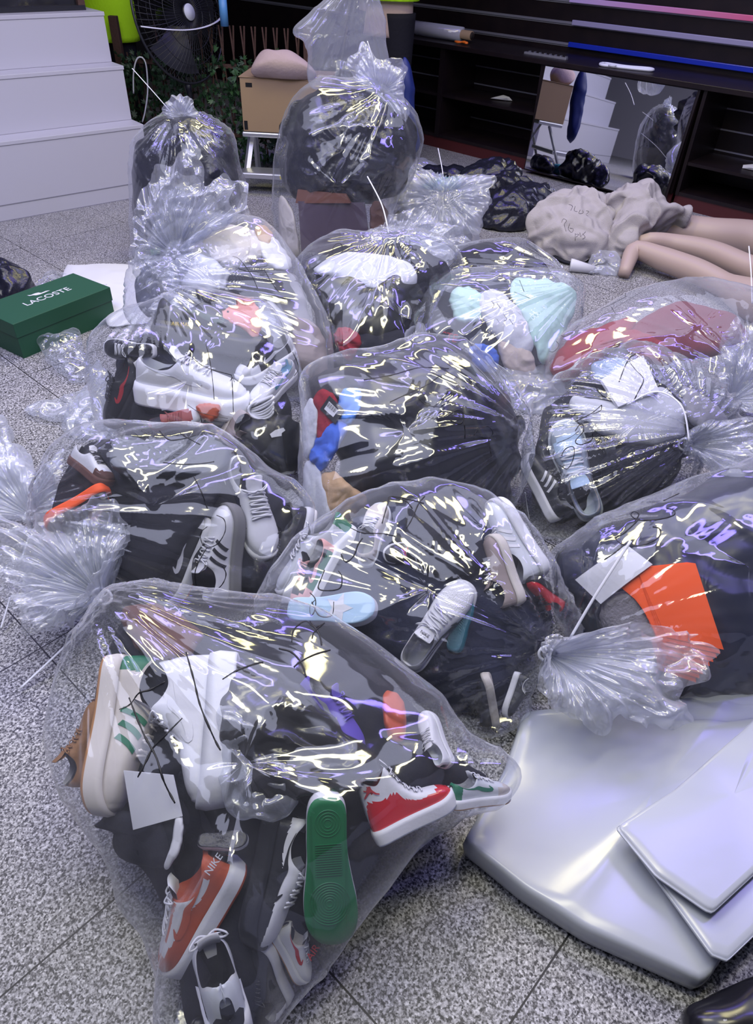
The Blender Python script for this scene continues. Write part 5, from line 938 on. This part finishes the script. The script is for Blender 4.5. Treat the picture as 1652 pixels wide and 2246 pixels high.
# ---- centre bag with the white leather sneaker
b15 = Body([(578, 1330), (600, 1280), (650, 1215), (700, 1165), (770, 1112), (850, 1076), (930, 1064), (1000, 1080), (1070, 1112), (1140, 1160), (1185, 1215), (1225, 1290), (1256, 1350), (1250, 1400), (1205, 1432), (1160, 1500), (1140, 1575), (1080, 1604), (1000, 1592), (920, 1545), (800, 1480), (680, 1420), (600, 1380)], (900, 1600), 34, .14, .2, ns=260)
fill(b15, 'black and navy clothes packed in the white-leather-sneaker bag', m_navy, .90, .05, .02, 6, 14)
shoe('sneaker', 'white leather sneaker with perforated toe lying toe up in the centre bag', (893, 1462), (1022, 1275), -8, sty(m_white, mid=m_white, lace=m_white, mark=('swoosh', m_black), lining=m_lining, vamp=mat('perforated white leather', (.74, .75, .80), .5, bump=(300, .4, 1)), tongue=m_white, collar=m_white, tonguetext=('NIKE\nAIR', m_ink, .013)), bag=b15, depth=.03, dz=(-.01, 0))
shoe('sneaker', 'teal soled shoe partly hidden under the white leather sneaker', (1000, 1430), (1030, 1310), 160, sty(m_teal, mid=m_teal, out=mat('blue green rubber', (.05, .16, .22), .5)), bag=b15, depth=.07)
t = shoe('sneaker', 'light blue soled shoe with a white star shape, at the left of the centre bag', (645, 1345), (828, 1345), 165, sty(m_white, mid=mat('white sole edge', (.66, .68, .76), .6), out=m_lblue, tread='flat', star=m_white, chunk=1.2), bag=b15, depth=.03)
bpy.context.view_layer.update()
shoe('sneaker', 'black sneaker with pink and green panels at the upper left of the centre bag', (720, 1190), (640, 1330), 60, sty(m_black, mid=m_white, heel=m_pink, toe=m_pink, mark=('swoosh', m_pink), lace=m_pink, guard=m_green2), bag=b15, depth=.05)
shoe('sneaker', 'white sneaker with green sole edge beside the pink panelled one', (760, 1140), (600, 1290), 80, sty(m_lgrey, mid=m_white, out=m_green2, lace=m_white, heel=m_green2), bag=b15, depth=.07)
shoe('sneaker', 'black and white sneaker with a red lace loop above the white leather one', (960, 1190), (845, 1225), -10, sty(m_black, mid=m_white, lace=m_red, tongue=m_white, lining=m_lining), bag=b15, depth=.05)
shoe('sneaker', 'pale beige sneaker pointing up at the top of the centre bag', (800, 1230), (830, 1100), -20, sty(m_cream, mid=m_lgrey, lace=m_white, tongue=m_black), bag=b15, depth=.05)
shoe('sneaker', 'grey and white sneaker with three stripes at the upper right of the centre bag', (1170, 1270), (1060, 1110), -60, sty(m_lgrey, mid=m_white, mark=('stripes', m_white), lace=m_white), bag=b15, depth=.05)
shoe('sneaker', 'red and black sneaker at the right end of the centre bag', (1235, 1330), (1155, 1280), -60, sty(m_redm, mid=m_black, lace=m_black, toe=m_red), bag=b15, depth=.04)
shoe('sneaker', 'tan and grey sneaker below the stripes at the right of the centre bag', (1120, 1330), (1060, 1180), -60, sty(m_taupe, mid=m_cream, lace=m_white), bag=b15, depth=.06)
shoe('sneaker', 'black shoe with a beige sole stripe below the knot of the centre bag', (1070, 1590), (1050, 1480), -90, sty(m_black, mid=m_cream, lace=None), bag=b15, depth=.05)
shoe('sneaker', 'shoe with a white rim showing at the lower right of the centre bag', (1150, 1480), (1120, 1575), -80, sty(m_black, mid=m_white, lace=None, lining=m_white, collar=m_white), bag=b15, depth=.03)
in_bag(b15, 'black_garment', 'black quilted garment at the top of the centre bag', 'garment', [(900, 1120), (980, 1110), (1040, 1160), (1060, 1240), (980, 1260), (900, 1230)], .02, .08, m_dark, .012)
r = bag_film(b15, 'clear_plastic_bag', 'clear bag of shoes with a white leather sneaker, knotted at its right in the centre', (1195, 1432), 114, nfold=48, pleat=.011)
K = tuft(r, (1200, 1435), [(1175, 1415), (1240, 1405), (1330, 1388), (1430, 1400), (1525, 1432), (1500, 1520), (1468, 1585), (1390, 1600), (1340, 1580), (1290, 1600), (1240, 1590), (1180, 1550), (1165, 1500), (1180, 1455)], (1340, 1610), 30, 29, 3, .03, .07, npl=16, lz=.10, ns=240, nr=44); knot(r, K)
tie(r, [P(1252, 1398, .24), P(1310, 1300, .34), P(1384, 1186, .44)], .0032)
marks(b15, [[(838, 1148), (852, 1100), (858, 1088), (910, 1098), (930, 1104)], [(860, 1090), (890, 1098), (905, 1115)], [(932, 1088), (918, 1105), (905, 1135), (892, 1158)], [(768, 1157), (795, 1168), (840, 1170), (868, 1176)], [(795, 1180), (785, 1195), (775, 1220), (758, 1232), (748, 1215)], [(712, 1250), (705, 1268), (698, 1290), (715, 1295), (745, 1290), (750, 1265), (742, 1252)], [(680, 1300), (692, 1315), (690, 1340), (682, 1350), (680, 1330), (692, 1315)], [(684, 1320), (700, 1350), (728, 1350), (732, 1320)]], .0016)
# ---- the big front bag
b14 = Body([(222, 1312), (262, 1292), (330, 1290), (420, 1305), (540, 1325), (680, 1340), (760, 1385), (840, 1440), (960, 1535), (1000, 1600), (1060, 1645), (1126, 1695), (1100, 1745), (1030, 1775), (985, 1800), (900, 1875), (800, 1985), (700, 2100), (620, 2220), (560, 2330), (470, 2380), (390, 2350), (375, 2250), (372, 2140), (340, 2050), (288, 1970), (248, 1880), (188, 1780), (145, 1660), (135, 1550), (145, 1480), (178, 1400)], (470, 2390), 24, .155, .2, ns=320, nr=70)
fill(b14, 'black clothes packed under the shoes in the big front bag', m_dark, .90, .055, .018, 6, 16)
shoe('sneaker', 'cream sneaker with three green stripes lying toe down at the left of the front bag', (305, 1440), (268, 1785), -68, sty(m_cream, mid=mat('cream rubber', (.66, .62, .58), .6), out=m_gum, mark=('stripes', m_green2), heel=m_green2, lining=m_lgrey, lace=m_cream, collar=m_cream), bag=b14, depth=.05)
shoe('high_top_sneaker', 'large all-white high boot standing toe down in the front bag', (452, 1440), (430, 1770), 100, sty(m_white, mid=m_white, high=.05, chunk=1.5, lace=m_white, mark=('swoosh', m_white), guard=m_white, toe=m_white, collar=m_white), bag=b14, depth=.05)
shoe('boot', 'tan nubuck boot at the left edge of the front bag', (185, 1725), (200, 1535), -75, sty(m_tan, mid=m_brown, high=.03, chunk=1.2, collar=m_dark, lace=m_tan, toe=m_tan), bag=b14, depth=.05)
slabthing(b14, 'white_card', 'blank white card standing between the green-striped and the all-white shoe', 'card', [(272, 1690), (380, 1700), (400, 1790), (293, 1820)], .012, m_paper, .003)
in_bag(b14, 'peaked_cap', 'black cloth cap with a curved peak under the white card', 'cap', [(215, 1812), (260, 1780), (330, 1790), (400, 1800), (395, 1880), (360, 1905), (260, 1880), (250, 1830)], .018, .09, m_dark, .006, 7, 2)
shoe('sneaker', 'black soled sneaker seen toe on with a white rim, above the orange one', (440, 1850), (545, 1850), 160, sty(m_white, mid=m_white, out=m_black, lace=None), bag=b14, depth=.035)
shoe('sneaker', 'white sneaker with black panels running down beside the orange and white one', (640, 1790), (590, 2080), -70, sty(m_white, mid=m_black, mark=('swoosh', m_black), lace=m_white, chunk=1.2, guard=m_black), bag=b14, depth=.05)
dunk = shoe('sneaker', 'burnt orange and white low sneaker with lettering at its heel, bottom of the front bag', (485, 1880), (358, 2112), 72, sty(m_white, mid=m_white, out=m_orange, mark=('swoosh', m_orange), toe=m_orange, vamp=m_white, guard=m_orange, eyestay=m_orange, heel=m_orange, collar=m_orange, lining=m_orange, lace=m_white), bag=b14, depth=.05)
bpy.context.view_layer.update(); decal_text(b14, 'NIKE', .016, m_white, (462, 1906), (476, 1886), .010, dunk, 'heel_lettering')
shoe('sneaker', 'green soled sneaker turned sole up beside the red and white high top', (715, 1730), (722, 2042), 178, sty(m_green2, mid=m_white, out=m_green, tread='pivot', mark=('swoosh', m_black), lace=m_white, toe=m_white), bag=b14, depth=.025)
t = shoe('high_top_sneaker', 'white high top with red patent toe and red lining in the front bag', (812, 1812), (985, 1722), -74, sty(m_white, mid=m_white, out=mat('icy rubber', (.55, .60, .72), .3), high=.12, chunk=1.3, toe=m_red, guard=m_red, emblem=m_redm, lining=m_redm, lace=m_white, tongue=m_white, collar=m_white, nl=7), bag=b14, depth=.05, dz=(0, 0))
bpy.context.view_layer.update()
shoe('sneaker', 'pale grey sneaker with green marks at the right tip of the front bag', (990, 1740), (1112, 1720), -70, sty(m_lgrey, mid=m_white, out=m_gum, lace=m_white, toe=mat('pale beige suede', (.50, .46, .44), .8), heel=m_green2, mark=('swoosh', m_green2)), bag=b14, depth=.03)
shoe('sneaker', 'soft white sneaker above the red toe cap', (975, 1680), (920, 1565), -30, sty(m_white, lace=m_white, lining=m_lgrey), bag=b14, depth=.06)
shoe('sneaker', 'purple suede sneaker under the film right of the shiny black pouch', (665, 1495), (805, 1640), -60, sty(m_purple, mid=m_grey, lace=m_purple, mark=('swoosh', m_grey)), bag=b14, depth=.05)
o = in_bag(b14, 'black_pouch', 'glossy black plastic pouch in the middle of the front bag', 'pouch', [(500, 1480), (600, 1470), (680, 1530), (800, 1640), (830, 1690), (770, 1730), (680, 1740), (640, 1770), (560, 1760), (490, 1660)], .012, .08, mat('black glossy liner', (.03, .03, .032), .2, bump=(14, .35, 4)), .016, 9, 6, .012, 120, 32)
in_bag(b14, 'clear_shoe_bag', 'crinkled clear inner bag next to the all-white boot', 'plastic wrap', [(480, 1560), (540, 1540), (600, 1640), (650, 1740), (620, 1790), (520, 1790), (480, 1700)], .006, .05, HAZY, .014, 16, 6, .010, 120, 32)
hs = shoe('sneaker', 'white and grey sneaker with a dark heart-shaped heel opening, bottom of front bag', (505, 2240), (508, 2202), 0, sty(mat('pale blue grey leather', (.62, .65, .72), .5), mid=m_white, lace=m_white, chunk=1.4, lining=m_dlining, collar=m_white, pull=m_lgrey, tongue=m_white, high=.02), bag=b14, depth=-.02, frame=((.03, .62, .78), (.05, .78, -.62), .82))
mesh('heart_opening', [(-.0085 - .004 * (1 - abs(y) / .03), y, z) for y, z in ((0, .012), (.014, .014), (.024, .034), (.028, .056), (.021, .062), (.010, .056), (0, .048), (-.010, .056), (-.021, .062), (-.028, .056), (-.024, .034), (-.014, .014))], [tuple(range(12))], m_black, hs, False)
t = shoe('sneaker', 'white sneaker with pink lettering on its sole edge, lower right of the front bag', (620, 2030), (690, 2130), -60, sty(m_white, mid=m_white, out=m_gum, lining=m_cream, collar=m_cream, lace=m_white, mark=('swoosh', m_redm)), bag=b14, depth=.06)
bpy.context.view_layer.update(); decal_text(b14, 'AIR', .016, m_redm, (680, 2100), (694, 2078), .012, t, 'sole_lettering')
shoe('sneaker', 'white panelled black sneaker at the very bottom of the front bag', (610, 2220), (540, 2080), -60, sty(m_black, mid=m_white, lace=m_black, heel=m_white), bag=b14, depth=.07)
shoe('sneaker', 'black leather shoe below the heel with the heart-shaped opening', (520, 2300), (420, 2250), 0, sty(m_black, mid=m_black, lace=m_black, lining=m_dlining), bag=b14, depth=.06)
in_bag(b14, 'brown_cloth', 'brown corduroy cloth under the neck of the front bag', 'cloth', [(270, 1340), (360, 1330), (440, 1390), (420, 1430), (360, 1450), (300, 1420)], .02, .06, m_brown, .01)
in_bag(b14, 'white_strap', 'long white strap hanging between the cap and the white boot', 'strap', [(385, 1795), (402, 1800), (396, 1860), (372, 1900), (360, 1898), (376, 1850)], .008, .02, m_white, .003)
in_bag(b14, 'orange_brown_cloth', 'rust coloured cloth above the soft white sneaker', 'cloth', [(840, 1530), (870, 1520), (890, 1560), (885, 1620), (850, 1610)], .02, .04, m_orange, .01)
r = bag_film(b14, 'clear_plastic_bag', 'largest clear bag full of sneakers, in the foreground, knotted at its top left', (226, 1312), 115, nfold=46, pleat=.011, crumple=.007)
K = tuft(r, (226, 1312), [(235, 1290), (290, 1230), (300, 1180), (265, 1128), (215, 1130), (150, 1165), (95, 1175), (40, 1172), (12, 1200), (10, 1280), (35, 1320), (70, 1390), (130, 1405), (180, 1370), (215, 1335)], (160, 1420), 22, 33, 4, .028, .06, npl=22, lz=.08, ns=280, nr=52); knot(r, K, .024)
tie(r, [P(222, 1335, .10), P(150, 1410, .05), P(44, 1510, .01)], .0032)
marks(b14, [[(262, 1556), (285, 1545), (305, 1520), (330, 1512), (362, 1495)], [(408, 1430), (425, 1490), (440, 1550), (470, 1620), (484, 1646)], [(283, 1530), (315, 1610), (342, 1660), (360, 1715), (384, 1762)], [(400, 1575), (360, 1615), (335, 1640), (315, 1680), (302, 1705)], [(488, 1490), (520, 1470), (560, 1455), (577, 1452)], [(612, 1422), (640, 1430), (662, 1455), (672, 1485)], [(725, 1425), (690, 1435), (660, 1450), (645, 1462)], [(640, 1408), (645, 1380), (670, 1362), (690, 1375), (710, 1368)], [(680, 1362), (700, 1390), (706, 1415)], [(712, 1366), (690, 1385), (685, 1400)]], .0017)
# ================================================================== sub-parts hang under the part that carries them
SUB = dict(side_stripe='upper', side_swoosh='upper', side_emblem='upper', heart_opening='upper', heel_lettering='upper', tongue_lettering='tongue', laces='tongue', tread_ridges='outsole', star_inlay='outsole', sole_lettering='midsole',
           marker_stroke='bag_film', tie_band='gathered_top', lid_lettering='lid', lid_emblem='lid', warning_label='step', printed_mark='carton', hook='hanger_frame', white_band='wire_cage', hub_badge='motor_housing')
for o in list(S.objects):
    tgt = SUB.get(o.name.split('.')[0])
    if tgt and o.parent is not None and o.parent.parent is None:
        for sib in o.parent.children:
            if sib.name.split('.')[0] == tgt: o.parent = sib; break
for t in (o for o in S.objects if o.name.startswith('price_tag')):
    st_ = [c for c in t.children if c.name.startswith('barcode_sticker')]
    for c in t.children:
        if st_ and c.name.startswith('barcode_lines'): c.parent = st_[0]
